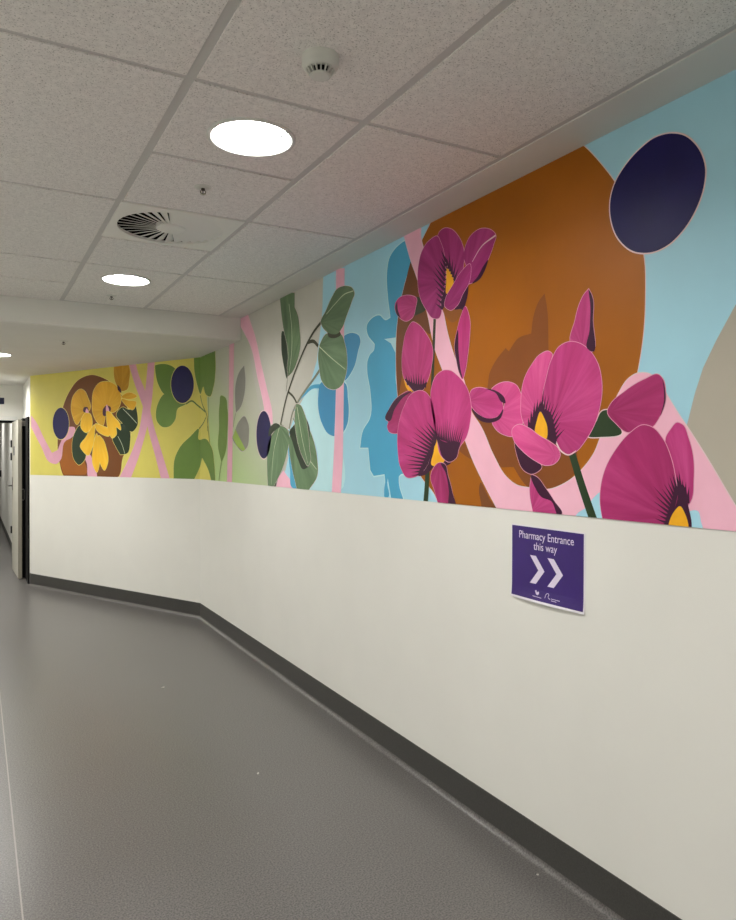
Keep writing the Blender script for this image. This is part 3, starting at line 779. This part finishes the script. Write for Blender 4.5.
# --- yellow stretch: ribbons, brown disc, gold flower
q = Patch()
disc = pts('Z6', (238, 772), (212, 692), (200, 600), (206, 480), (232, 352), (270, 260), (330, 182), (410, 153), (480, 172), (545, 215), (600, 290), (640, 400), (650, 500), (640, 570), (600, 660), (575, 775), (400, 790))
q.fill(disc, 'brown_red', 3, True, 'outline_yellow', 0.008)
q.fill(pts('Z6', (238, 766), (214, 692), (240, 545), (310, 540), (350, 640), (385, 745), (370, 764)), 'brown_orange', 4, False)
q.done('brown_disc')
q = Patch()
q.fill(pts('A1', (50, 462), (80, 500), (140, 620), (198, 728), (238, 708), (285, 595), (318, 545), (358, 548), (362, 585), (330, 625), (298, 640), (250, 790), (228, 806), (192, 800), (120, 680), (50, 545)), 'dusty_pink', 5, True, sharp=(0, 3, 4, 15))
q.done('pink_ribbon')
q = Patch(); q.fill(pts('Z6', (368, 648), (395, 640), (418, 690), (442, 772), (440, 800), (395, 790), (380, 700)), 'dusty_pink', 5); q.done('pink_ribbon')
q = Patch(); q.fill(pts('A2', (110, 130), (155, 130), (172, 200), (215, 310), (240, 400), (262, 500), (318, 690), (366, 850), (312, 850), (285, 740), (240, 575), (205, 420), (148, 260)), 'dusty_pink', 4, True, sharp=(0, 1, 7, 8)); q.done('pink_ribbon')
q = Patch(); q.fill(pts('A2', (233, 120), (274, 120), (264, 290), (247, 440), (216, 580), (170, 735), (128, 845), (56, 845), (120, 715), (175, 565), (200, 420), (217, 300)), 'dusty_pink', 4.4, True, sharp=(0, 1, 6, 7)); q.done('pink_ribbon')
q = Patch(); q.ellipse(pts('Z6', (220, 451))[0], 50*.163, 97*.163, 'navy', 7, 0, 'outline_yellow', 0.007); q.done('navy_disc')
# leaves behind the gold flower
spray = Patch()
spray.line(pts('Z6', (585, 440), (600, 470), (560, 500), (470, 520)), 0.010, 'leaf_forest', 5)
spray = spray.done('leaf_spray')
q = Patch(); q.line(pts('Z6', (600, 360), (640, 400), (686, 450)), 0.006, 'vein', 7); q.done('leaf_vein', spray)
q = Patch(); q.line(pts('Z6', (570, 530), (595, 580), (612, 635)), 0.006, 'vein', 7); q.done('leaf_vein', spray)
for pl in (((338, 462), (300, 520), (288, 600), (305, 680), (330, 705), (362, 680), (378, 600), (385, 520)), ((560, 395), (600, 350), (640, 366), (681, 345), (692, 420), (690, 460), (655, 502), (610, 460)), ((585, 450), (535, 535), (560, 600), (585, 642), (625, 635), (645, 560), (642, 495), (615, 455))):
    q = Patch(); q.fill(pts('Z6', *pl), 'leaf_forest', 6, True, 'outline_yellow', 0.005, sharp=(3,) if len(pl) == 8 and pl[0][0] > 400 else ()); q.done('leaf', spray)
fl = Patch(); fl.fill(pts('Z6', (500, 340), (478, 365), (484, 405), (505, 400), (525, 350)), 'plum', 9.5); fl.fill(pts('Z6', (500, 335), (496, 362), (506, 400), (516, 380)), 'dusty_pink', 10)
fl = fl.done('gold_flower')
q = Patch(); q.fill(pts('Z6', (362, 352), (358, 378), (372, 384), (388, 372), (382, 350)), 'plum', 9.5); q.fill(pts('Z6', (378, 358), (372, 384), (390, 386)), 'dusty_pink', 10); q.done('throat', fl)
q = Patch(); q.fill(pts('Z6', (412, 560), (408, 640), (420, 600)), 'plum', 9); q.done('throat', fl)
q = Patch(); q.fill(pts('Z6', (568, 215), (570, 245), (590, 262), (588, 240)), 'plum', 9.5); q.done('throat', fl)
GOLD = [('petal_ochre', ((557, 80), (545, 150), (560, 210), (590, 252), (622, 245), (640, 180), (642, 120), (630, 80)), (590, 250)),
        ('petal_gold', ((590, 288), (640, 260), (686, 285), (655, 300)), (590, 288)),
        ('petal_gold', ((592, 298), (635, 310), (682, 318), (660, 366), (620, 340)), (592, 298)),
        ('petal_gold', ((345, 240), (300, 275), (283, 340), (290, 400), (320, 457), (345, 420), (402, 350), (385, 290), (366, 252)), (372, 372)),
        ('petal_gold', ((460, 200), (425, 240), (412, 320), (420, 400), (450, 450), (475, 465), (490, 420), (500, 360), (530, 384), (562, 370), (587, 320), (580, 250), (545, 208), (500, 193)), (500, 370))]
for m_, pl, b in GOLD:
    q = Patch(); q.fill(pts('Z6', *pl), m_, 9, True, 'outline_yellow', 0.005, base=pts('Z6', b)[0]); q.done('petal', fl)
for pl, b in ((((375, 385), (345, 430), (345, 480), (375, 506), (405, 480), (410, 420), (397, 390)), (380, 385)),
              (((505, 372), (500, 420), (515, 500), (535, 540), (560, 520), (561, 472), (586, 490), (580, 450), (545, 410), (520, 380)), (505, 372)),
              (((430, 455), (480, 468), (522, 488), (515, 527), (470, 515), (438, 488)), (430, 455)),
              (((427, 460), (370, 540), (338, 590), (355, 620), (386, 646), (415, 590), (426, 520)), (427, 460)),
              (((440, 513), (415, 620), (418, 710), (440, 750), (458, 690), (456, 600)), (440, 513)),
              (((455, 525), (453, 620), (470, 715), (485, 737), (508, 690), (500, 610), (475, 545)), (455, 525))):
    q = Patch(); q.fill(pts('Z6', *pl), 'petal_yellow', 10.4, True, 'outline_yellow', 0.005, base=pts('Z6', b)[0]); q.done('petal', fl)

# --- olive leaves around the bend
st = Patch()
st.line(pts('Z7', (235, 405), (280, 392), (318, 374), (350, 398), (400, 440)), 0.016, 'stem_olive', 5)
st.line(pts('Z7', (370, 340), (384, 400), (406, 450), (418, 540), (428, 640)), 0.016, 'stem_olive', 5)
st.line(pts('Z7', (420, 350), (420, 440), (413, 560)), 0.012, 'stem_olive', 5)
st.line(pts('Z7', (404, 475), (388, 510), (358, 550)), 0.014, 'stem_olive', 5)
st = st.done('leaf_spray')
q = Patch(); q.line(pts('Z7', (500, 745), (492, 800), (484, 862)), 0.012, 'stem_olive', 5); q.done('stem', st)
for pl, m_, sh in ((((92, 155), (95, 200), (120, 290), (150, 332), (200, 330), (235, 250), (215, 175), (170, 150), (125, 147)), 'leaf_olive', (0,)),
                   (((150, 330), (110, 390), (98, 440), (105, 500), (140, 534), (180, 530), (215, 490), (232, 420), (280, 392), (230, 340), (190, 320)), 'leaf_olive', ()),
                   (((330, 60), (335, 200), (355, 290), (370, 332), (388, 286), (405, 335), (425, 347), (450, 290), (462, 200), (461, 60)), 'leaf_olive', (0, 9)),
                   (((360, 543), (310, 590), (250, 650), (215, 720), (205, 860), (330, 860), (370, 770), (381, 722), (420, 800), (438, 868), (462, 868), (455, 760), (435, 650), (400, 605), (362, 612)), 'leaf_olive', (4, 5, 7, 9, 10)),
                   (((500, 342), (488, 400), (485, 550), (479, 650), (500, 748), (520, 700), (535, 560), (535, 420), (520, 352)), 'leaf_olive', (4,))):
    q = Patch(); q.fill(pts('Z7', *pl), m_, 6 if pl[0][0] != 150 else 6.3, True, 'outline_yellow' if pl[0][0] < 480 else 'leaf_lime', 0.005, sharp=sh); q.done('leaf', st)
q = Patch(); q.ellipse(pts('Z7', (260, 272))[0], 70*.163, 115*.163, 'navy', 8, 0, 'outline_yellow', 0.007); q.done('navy_disc')
q = Patch(); q.fill(pts('A3', (190, 170), (214, 170), (211, 400), (207, 640), (203, 890), (178, 890), (184, 640), (188, 400)), 'dusty_pink', 4, False, 'leaf_lime', 0.003); q.done('pink_ribbon')
# grey leaves
st = Patch(); st.line(pts('A3', (223, 540), (214, 580), (209, 615)), 0.010, 'stem_grey', 5); st = st.done('leaf_spray')
q = Patch(); q.fill(pts('A3', (262, 316), (240, 345), (222, 400), (218, 480), (222, 545), (240, 525), (262, 460), (268, 390)), 'leaf_grey', 6, True, 'warm_grey', 0.006, sharp=(0, 4)); q.done('leaf', st)
q = Patch(); q.fill(pts('A3', (262, 562), (235, 590), (215, 640), (205, 665), (225, 705), (255, 732), (270, 720), (285, 650), (282, 600)), 'leaf_grey', 6, True, 'warm_grey', 0.006)
q.fill(pts('A3', (219, 625), (206, 665), (226, 706), (255, 731), (268, 722)), 'lime_patch', 6.4, False); q.done('leaf', st)
q = Patch(); q.fill(pts('A3', (215, 70), (280, 70), (297, 120), (312, 165), (342, 300), (372, 430), (397, 540), (400, 600), (362, 600), (360, 545), (325, 370), (290, 215), (252, 140)), 'pink', 4, True, 'outline', 0.003, sharp=(0, 1, 7, 8)); q.done('pink_ribbon')
q = Patch(); q.ellipse(pts('A3', (357, 652))[0], 36*.2067, 115*.2067, 'navy', 8, 0, 'outline', 0.008); q.done('navy_disc')

# --- grey-green spray over grey and blue
q = Patch(); q.fill(pts('A4', (538, -10), (598, -10), (594, 400), (592, 800), (588, 1130), (585, 1340), (571, 1580), (508, 1580), (522, 1330), (530, 1130), (540, 800)), 'pink', 7, False, 'outline', 0.003); q.done('pink_ribbon')
q = Patch(); q.fill(pts('A5', (165, 640), (130, 690), (112, 765), (250, 775), (210, 700)), 'pink', 5, False); q.done('pink_ribbon')
sh = Patch()
sh.line(pts('A5', (436, 44), (370, 50), (320, 95), (272, 150), (240, 215)), 0.028, 'mid_blue', 5, 0.016)
sh.fill(pts('A4', (590, 470), (650, 445), (700, 465), (710, 492), (695, 570), (660, 700), (600, 782), (560, 640)), 'shade_blue', 5, True, 'pale_blue', 0.006)
sh.fill(pts('A5', (430, 20), (412, 110), (415, 220), (440, 310), (490, 385), (525, 398), (580, 378), (615, 320), (628, 230), (622, 130), (600, 20), (530, 0)), 'shade_blue', 5.4, True, 'pale_blue', 0.010)
sh.fill(pts('A5', (205, 350), (199, 500), (212, 640), (235, 768), (270, 775), (240, 620), (222, 450)), 'mid_blue', 5.4, True, 'pale_blue', 0.006)
sh.done('blue_leaf_shadow')
st = Patch()
st.line(pts('A5', (428, -78), (378, -5), (330, 60), (272, 148), (235, 220), (205, 345)), 0.022, 'stem_grey', 6, 0.018)
st.line(pts('A4', (432, 370), (385, 430), (340, 508), (280, 640), (225, 785), (180, 930), (145, 1095)), 0.021, 'dark_olive', 7, 0.019)
st.line(pts('A4', (340, 512), (375, 504), (412, 538)), 0.024, 'dark_olive', 7)
st.line(pts('A5', (198, 82), (235, 118), (262, 168)), 0.018, 'dark_olive', 7)
st.line(pts('A5', (145, 318), (178, 342), (208, 372)), 0.018, 'stem_grey', 7)
st.line(pts('A5', (234, 268), (250, 305)), 0.012, 'stem_grey', 7)
st = st.done('leaf_spray')
q = Patch(); q.line(pts('A4', (195, 765), (190, 810), (185, 860)), 0.010, 'stem_grey', 6); q.done('stem', st)
q = Patch(); q.fill(pts('A4', (478, 430), (560, 430), (572, 455), (530, 482), (488, 475)), 'dark_olive', 9.4); q.done('stem', st)
q = Patch(); q.fill(pts('A5', (96, 700), (88, 760), (102, 760), (108, 705)), 'dark_olive', 7); q.done('stem', st)
def leaf(mat, crop, pl, lv, base, sharp=(), dark=None, veins=(), line='outline', lw=0.003):
    q = Patch(); q.fill(pts(crop, *pl), mat, lv, True, line, lw, base=pts(crop, base)[0], sharp=sharp)
    for d in (dark or []): q.fill(pts(crop, *d), 'leaf_black_green', lv+0.4, True)
    for v_ in veins: q.line(pts(crop, *v_), 0.007, 'vein', lv+0.5, 0.004)
    return q.done('leaf', st)
leaf('leaf_grey_green', 'A4', ((165, 430), (150, 540), (162, 650), (192, 775), (205, 700), (200, 560), (185, 450)), 7, (192, 775), (3,), [((167, 435), (152, 540), (163, 645), (191, 768), (200, 690), (192, 560), (180, 450))])
leaf('leaf_grey_green', 'A4', ((138, 160), (150, 300), (165, 410), (190, 520), (200, 600), (192, 700), (200, 755), (230, 722), (265, 640), (286, 540), (281, 420), (262, 300), (245, 262), (246, 160)), 8, (205, 745), (0, 6, 12, 13), None, [((205, 240), (225, 420), (222, 600), (206, 730))])
leaf('leaf_mid_green', 'A4', ((475, 450), (430, 510), (412, 590), (420, 700), (440, 790), (480, 835), (530, 845), (575, 820), (605, 750), (616, 640), (605, 540), (565, 452), (520, 470)), 8.5, (415, 540), (), None, [((415, 538), (500, 618), (604, 704))])
leaf('leaf_grey_green', 'A4', ((600, 113), (550, 130), (510, 190), (465, 290), (430, 370), (450, 415), (500, 452), (545, 452), (580, 410), (610, 330), (650, 220), (668, 160), (650, 125)), 9.6, (432, 375), (), None, [((660, 148), (600, 170), (540, 230), (470, 312))])
leaf('leaf_mid_green', 'A5', ((145, 325), (95, 372), (60, 440), (50, 560), (56, 770), (88, 770), (160, 622), (195, 500), (207, 400), (190, 345)), 8, (140, 325), (4, 5), [((78, 325), (112, 305), (142, 322), (100, 362), (62, 400))], [((135, 340), (98, 500), (80, 740))])
leaf('leaf_mid_green', 'A5', ((215, 372), (205, 450), (222, 600), (262, 775), (345, 778), (404, 682), (404, 560), (382, 440), (340, 335), (300, 285), (240, 318)), 8, (230, 350), (3, 4), [((213, 352), (242, 322), (266, 450), (342, 615), (308, 632), (268, 560), (233, 450)), ((305, 230), (352, 345), (342, 440))], [((345, 560), (400, 632))])
leaf('leaf_mid_green', 'A5', ((257, 166), (245, 230), (250, 340), (270, 450), (310, 562), (340, 608), (355, 580), (350, 480), (340, 362), (312, 230), (282, 175)), 9.4, (257, 166), (0,), None, [((262, 190), (295, 400), (338, 590))])

# --- blue silhouette left of the brown disc
q = Patch()
q.fill(pts('A6', (252, 100), (205, 133), (172, 180), (157, 260), (160, 360), (174, 480), (150, 492), (120, 468), (80, 485), (58, 520), (62, 560), (97, 608), (92, 640), (74, 660), (62, 690), (60, 740), (75, 837), (72, 977), (40, 1032), (25, 1117), (65, 1117), (75, 1227), (92, 1256), (145, 1247), (148, 1287), (143, 1330), (150, 1365), (160, 1362), (158, 1290), (161, 1268), (178, 1372), (238, 1374), (215, 1287), (216, 1257), (330, 1250), (330, 900), (215, 840), (200, 700), (210, 480), (235, 370), (275, 240)), 'mid_blue', 4, True, 'pale_blue', 0.007, sharp=(5, 11, 19, 20, 21, 22, 23, 29, 30, 31))
q.fill(pts('A6', (143, 584), (206, 575), (200, 655), (176, 605)), 'pale_blue', 4.5, False)
q.done('blue_silhouette')

# --- large brown disc and pink ribbon
q = Patch()
D = [(412, 261), (404.5, 285), (398, 318), (396, 363), (397, 388), (401, 421), (410, 452), (422, 478), (433.5, 492.5), (440, 506), (480, 530), (560, 515), (600, 468), (625, 420), (638, 368), (643, 335), (645, 298), (643, 252), (632, 215), (616, 184), (600, 163), (586, 148), (560, 132), (500, 150), (455, 180), (424, 236)]
q.fill(D, 'brown', 5, True, 'outline', 0.0035, sharp=(0, 25))
q.fill(pts('A6', (282, 196), (246, 310), (212, 470), (204, 600), (203, 720), (212, 860), (240, 700), (262, 540), (300, 500), (340, 540), (365, 560), (350, 460), (330, 400), (302, 270)), 'brown_dark', 5.5)
q.fill(pts('A8', (85, 530), (95, 460), (130, 390), (175, 333), (190, 350), (240, 283), (300, 262), (311, 180), (340, 100), (366, 66), (376, 120), (386, 350), (440, 500), (525, 830), (522, 930), (470, 1000), (391, 1031), (290, 1025), (240, 980), (212, 920), (155, 920), (100, 830), (50, 705), (60, 600)), 'brown_shade', 5.6, True, sharp=(3, 4, 6, 9, 11))
q.fill(pts('B1', (150, 380), (180, 428), (232, 470), (290, 486), (255, 445), (214, 378)), 'brown', 5.8, True, sharp=(0, 3, 5))
q.fill(pts('A7', (508, 430), (545, 408), (580, 492), (560, 482)), 'brown_shade', 5.7)
q.fill(pts('B1', (50, 455), (44, 490), (55, 560), (60, 600), (150, 600), (100, 540)), 'brown_dark', 5.7)
q.fill(pts('A6', (430, 430), (448, 478), (480, 503), (510, 482), (524, 438), (490, 440)), 'calyx_brown', 9)
q.done('brown_disc')
q = Patch()
rib = [(404, 236), (411, 261), (416, 275), (424, 300), (428, 316), (431.5, 334), (435.5, 350.5), (442.6, 370), (450, 400), (465, 439.5), (472, 458), (485.5, 486.4), (500, 514), (560, 540), (800, 600), (750, 530), (736, 507.4), (707.7, 459.6), (688, 428.5), (679.5, 416), (667.5, 396.5), (658, 381), (649, 374), (637, 373.7), (629.5, 378), (618, 395), (608, 420), (600.4, 438), (594.3, 453), (584, 467.5), (565.8, 483), (549.5, 489.5), (529, 488), (517, 485.5), (506.7, 477.6), (493.6, 455.8), (481, 427), (471, 411), (466, 388.5), (463, 378), (455, 358.6), (447.7, 334), (442.6, 309.7), (430, 270), (423, 246.5), (421, 238), (421, 225), (404, 225)]
q.fill(rib, 'pink', 7, True, 'outline', 0.0035, sharp=(0, 12, 13, 14, 46, 47))
q.fill(pts('B1', (505, 640), (525, 608), (575, 572), (605, 530), (640, 500), (680, 640)), 'sky_blue', 7.5)
q.fill(pts('B2', (470, 790), (512, 785), (530, 840), (540, 880), (470, 880)), 'sky_blue', 7.5)
q.done('pink_ribbon')
q = Patch(); q.fill(pts('B3', (395, 338), (450, 347), (510, 398), (547, 490), (543, 570), (508, 680), (440, 790), (370, 855), (290, 886), (215, 878), (150, 822), (115, 730), (112, 650), (130, 575), (180, 487), (250, 408), (320, 356)), 'navy', 8, True, 'outline', 0.005); q.done('navy_disc')

# --- magenta pea flowers
def flower(name, build):
    q = Patch(); build(q); return q.done(name)
def petal(par, mat, crop, pl, lv, base, sharp=(), dark=(), spk=(), rim=(), line='outline_petal', lw=0.0026):
    q = Patch(); q.fill(pts(crop, *pl), mat, lv, True, line, lw, base=pts(crop, base)[0], sharp=sharp)
    for d in dark: q.fill(pts(crop, *d), 'plum', lv+0.2, True)
    for a, b, n, d0, d1, l0, l1, w in spk:
        n = max(5, round(n*0.7)); l0 *= 1.2; l1 *= 1.2; w *= 1.3
        k = CR[crop][2]; q.spikes(pts(crop, a)[0], pts(crop, b)[0], n, d0, d1, l0*k, l1*k, lv+0.4, 'plum', w*k)
    for r_ in rim: q.line(pts(crop, *r_), 0.008, 'outline', lv+0.6, 0.003)
    return q.done('petal', par)
# upper flower
f = Patch()
f.line(pts('A6', (392, 470), (388, 560), (385, 640), (381, 760), (376, 860)), 0.022, 'dark_olive', 8, 0.024)
f.fill(pts('A6', (300, 378), (322, 380), (347, 440), (312, 462), (284, 470), (297, 430)), 'dark_olive', 8)
f.fill(pts('A6', (438, 200), (455, 235), (470, 250), (492, 290), (482, 330), (448, 400), (440, 425), (425, 432), (420, 400)), 'plum', 8.5)
f.fill(pts('A6', (452, 238), (448, 300), (448, 362), (482, 318), (484, 300), (468, 250)), 'heart_yellow', 9)
f.fill(pts('A6', (552, 310), (548, 390), (518, 450), (492, 452), (490, 420), (520, 360)), 'plum', 8.5)
f = f.done('magenta_flower')
petal(f, 'magenta', 'A6', ((270, 370), (220, 380), (198, 410), (202, 455), (225, 485), (250, 496), (280, 480), (297, 430), (300, 382)), 9, (300, 420), (), [((206, 402), (198, 430), (206, 465), (222, 482), (210, 440))])
petal(f, 'purple_magenta', 'A6', ((440, 40), (412, 62), (405, 90), (425, 130), (450, 220), (468, 252), (492, 292), (520, 265), (535, 200), (530, 130), (500, 70), (475, 46)), 9.4, (480, 300), (), (), [((452, 215), (490, 285), 9, 250, 290, 70, 90, 5)])
petal(f, 'purple_magenta', 'A6', ((405, 80), (360, 105), (330, 150), (312, 220), (308, 300), (320, 380), (350, 440), (385, 482), (410, 482), (422, 460), (420, 400), (440, 330), (446, 250), (440, 180), (420, 108)), 10, (440, 300), (), (), [((444, 195), (424, 430), 16, 245, 215, 75, 50, 6)])
petal(f, 'purple_magenta', 'A6', ((620, 42), (570, 75), (545, 120), (535, 190), (545, 222), (560, 312), (590, 300), (620, 260), (650, 200), (680, 120), (690, 72), (670, 50)), 9.4, (545, 300), (), [((652, 195), (640, 240), (600, 300), (575, 312), (600, 280), (630, 225))], (), [((690, 75), (625, 125), (575, 205))])
petal(f, 'purple_magenta', 'A6', ((562, 215), (520, 255), (480, 320), (445, 385), (440, 422), (470, 442), (500, 420), (530, 360), (562, 300)), 10.4, (450, 430))
petal(f, 'magenta', 'A6', ((540, 424), (520, 470), (500, 545), (488, 620), (498, 690), (512, 750), (526, 780), (542, 735), (552, 670), (563, 560), (562, 480)), 9, (530, 780), (), [((505, 540), (488, 620), (498, 690), (512, 750), (526, 778), (516, 720), (508, 640))])
# pale petal standing alone below it
f = Patch()
f.fill(pts('A7', (243, 92), (262, 150), (280, 158), (268, 118)), 'heart_yellow', 8.4)
f = f.done('magenta_flower')
petal(f, 'magenta', 'A6', ((285, 500), (255, 540), (236, 620), (230, 700), (240, 775), (270, 820), (298, 845), (330, 835), (355, 790), (376, 710), (379, 622), (350, 560), (312, 514)), 9, (300, 850), (), [((243, 778), (272, 821), (300, 846), (331, 835), (352, 795), (330, 806), (285, 800))], [((258, 800), (345, 812), 13, 258, 278, 60, 60, 7)])
# lower left flower
f = Patch()
f.line(pts('A7', (355, 540), (352, 620), (344, 720)), 0.036, 'stem_green', 8, 0.040)
f.fill(pts('A7', (392, 330), (420, 400), (445, 470), (470, 505), (440, 520), (400, 500), (380, 530), (350, 560), (310, 570), (350, 500)), 'plum', 8.5)
f.fill(pts('A7', (402, 383), (386, 450), (378, 518), (410, 520), (440, 492), (440, 458), (416, 405)), 'heart_yellow', 9)
f = f.done('magenta_flower')
petal(f, 'deep_magenta', 'A7', ((275, 153), (215, 178), (170, 235), (150, 292), (163, 302), (158, 325), (168, 352), (212, 358), (235, 300), (290, 200)), 8.6, (300, 260), (3,), [((277, 154), (215, 178), (170, 235), (151, 292), (165, 300), (195, 240), (235, 185))])
petal(f, 'magenta', 'A7', ((320, 150), (280, 165), (240, 230), (212, 330), (210, 440), (225, 530), (255, 576), (312, 565), (352, 520), (376, 450), (397, 400), (397, 330), (385, 240), (365, 180), (340, 155)), 10, (390, 480), (), [((397, 335), (388, 400), (360, 450), (335, 500), (312, 564), (330, 550), (352, 522), (378, 450), (399, 400))], [((394, 360), (322, 560), 22, 235, 170, 120, 80, 7)])
petal(f, 'magenta', 'A7', ((440, 50), (400, 75), (375, 140), (374, 230), (385, 300), (400, 372), (430, 480), (460, 500), (495, 482), (512, 430), (545, 380), (565, 300), (569, 220), (545, 130), (500, 75), (470, 53)), 10, (440, 500), (), [((400, 374), (420, 392), (450, 404), (490, 398), (515, 408), (508, 440), (495, 482), (460, 500), (432, 480), (412, 424))], [((402, 375), (512, 415), 22, 262, 287, 110, 110, 7)])
petal(f, 'deep_magenta', 'A7', ((415, 504), (380, 540), (371, 572), (390, 640), (412, 720), (488, 725), (478, 650), (457, 570), (436, 508)), 10, (415, 504), (3, 4), [((424, 505), (445, 555), (460, 640), (470, 725), (488, 725), (478, 650), (457, 570), (436, 508))])
# centre flower
f = Patch()
f.line(pts('B1', (498, 305), (545, 460), (606, 640)), 0.034, 'stem_green', 8, 0.038)
f.fill(pts('B2', (78, 325), (45, 380), (8, 442), (70, 446), (165, 425), (140, 380), (100, 322)), 'stem_green', 8, True, 'outline', 0.004)
f.fill(pts('B1', (345, 95), (318, 120), (296, 180), (300, 215), (380, 240), (420, 265), (415, 200), (372, 105)), 'plum', 10.8)
f.fill(pts('B1', (345, 106), (328, 150), (322, 218), (372, 242), (379, 180), (365, 140)), 'heart_yellow', 11.2)
f = f.done('magenta_flower')
petal(f, 'rose', 'A8', ((180, 500), (130, 515), (104, 540), (150, 570), (170, 600), (160, 640), (108, 690), (135, 740), (170, 760), (205, 767), (245, 735), (262, 640), (250, 560), (225, 515)), 8, (110, 660))
petal(f, 'magenta', 'A7', ((575, 145), (560, 185), (570, 222), (600, 260), (650, 286), (700, 276), (727, 240), (721, 205), (690, 160), (640, 140), (600, 136)), 9, (560, 200), (), [((572, 235), (600, 262), (650, 286), (700, 277), (727, 240), (715, 285), (660, 308), (605, 292)), ((640, 140), (690, 150), (735, 190), (738, 212), (722, 208), (690, 162))])
petal(f, 'rose', 'A8', ((385, 350), (345, 365), (300, 420), (265, 490), (251, 580), (256, 680), (290, 745), (330, 670), (352, 600), (372, 500), (395, 400), (402, 362)), 9, (330, 660), (), (), [((292, 720), (348, 625), 9, 262, 285, 90, 80, 8)])
petal(f, 'magenta', 'A8', ((490, 303), (440, 325), (405, 380), (375, 480), (358, 580), (372, 640), (420, 760), (425, 790), (450, 840), (480, 858), (520, 840), (570, 780), (600, 730), (635, 630), (646, 500), (622, 400), (580, 340), (535, 310)), 9.6, (400, 700), (), [((352, 640), (380, 640), (415, 720), (422, 800), (400, 770), (372, 690))], [((352, 640), (420, 780), 16, 275, 312, 140, 90, 8)], [((420, 792), (450, 842), (482, 858), (520, 838))])
petal(f, 'plum', 'B1', ((222, 245), (233, 330), (265, 395), (300, 412), (352, 378), (320, 335), (262, 285)), 10, (300, 300))
petal(f, 'rose', 'B1', ((235, 170), (208, 192), (213, 240), (260, 300), (320, 346), (372, 369), (412, 362), (442, 320), (430, 285), (400, 260), (340, 225), (290, 188)), 12.4, (420, 320))
petal(f, 'magenta', 'A8', ((582, 44), (560, 70), (538, 115), (515, 200), (498, 310), (545, 330), (597, 352), (603, 200), (596, 70)), 9, (550, 330), (0,), [((584, 48), (590, 120), (586, 250), (578, 340), (597, 352), (603, 200), (596, 70))])
petal(f, 'magenta', 'B1', ((302, 414), (293, 490), (312, 615), (448, 622), (410, 540), (370, 480), (325, 425)), 9, (300, 600), (0, 2, 3), [((303, 416), (325, 490), (350, 525), (398, 545), (440, 615), (447, 612), (410, 540), (370, 480), (325, 425))])
# right flower
f = Patch()
f.fill(pts('B2', (410, 690), (440, 665), (470, 760), (478, 880), (370, 880), (395, 800)), 'plum', 9.8)
f.fill(pts('B2', (432, 764), (405, 790), (382, 870), (468, 880), (456, 800)), 'heart_yellow', 11.4)
f = f.done('magenta_flower')
petal(f, 'deep_magenta', 'B2', ((335, 160), (270, 180), (180, 235), (110, 300), (99, 325), (140, 385), (190, 424), (240, 412), (300, 403), (340, 350), (366, 280), (366, 240), (350, 175)), 9, (110, 330), (), [((352, 180), (366, 240), (366, 280), (342, 350), (358, 280), (358, 230))])
petal(f, 'magenta', 'B2', ((420, 380), (390, 410), (367, 450), (400, 560), (420, 660), (465, 765), (480, 745), (495, 640), (493, 540), (471, 450), (442, 388)), 9, (470, 750), (), (), [((418, 660), (468, 742), 9, 255, 275, 90, 90, 10)])
petal(f, 'deep_magenta', 'B2', ((265, 391), (200, 430), (140, 500), (90, 590), (69, 670), (65, 740), (84, 860), (380, 880), (400, 800), (422, 720), (412, 640), (390, 540), (350, 450), (305, 402)), 10, (400, 820), (6, 7), [((422, 690), (395, 740), (365, 830), (355, 870), (380, 870), (402, 800))], [((418, 690), (370, 840), 16, 255, 200, 110, 80, 10)])
# remember: render settings belong to the renderer, only the view is set here
S.view_settings.view_transform = 'Standard'; S.view_settings.look = 'None'; S.view_settings.gamma = 1.0; S.view_settings.use_curve_mapping = False
S.view_settings.exposure = 0.0
w = bpy.data.worlds.new('world'); S.world = w; w.use_nodes = True
w.node_tree.nodes['Background'].inputs[0].default_value = (0.02, 0.02, 0.02, 1)
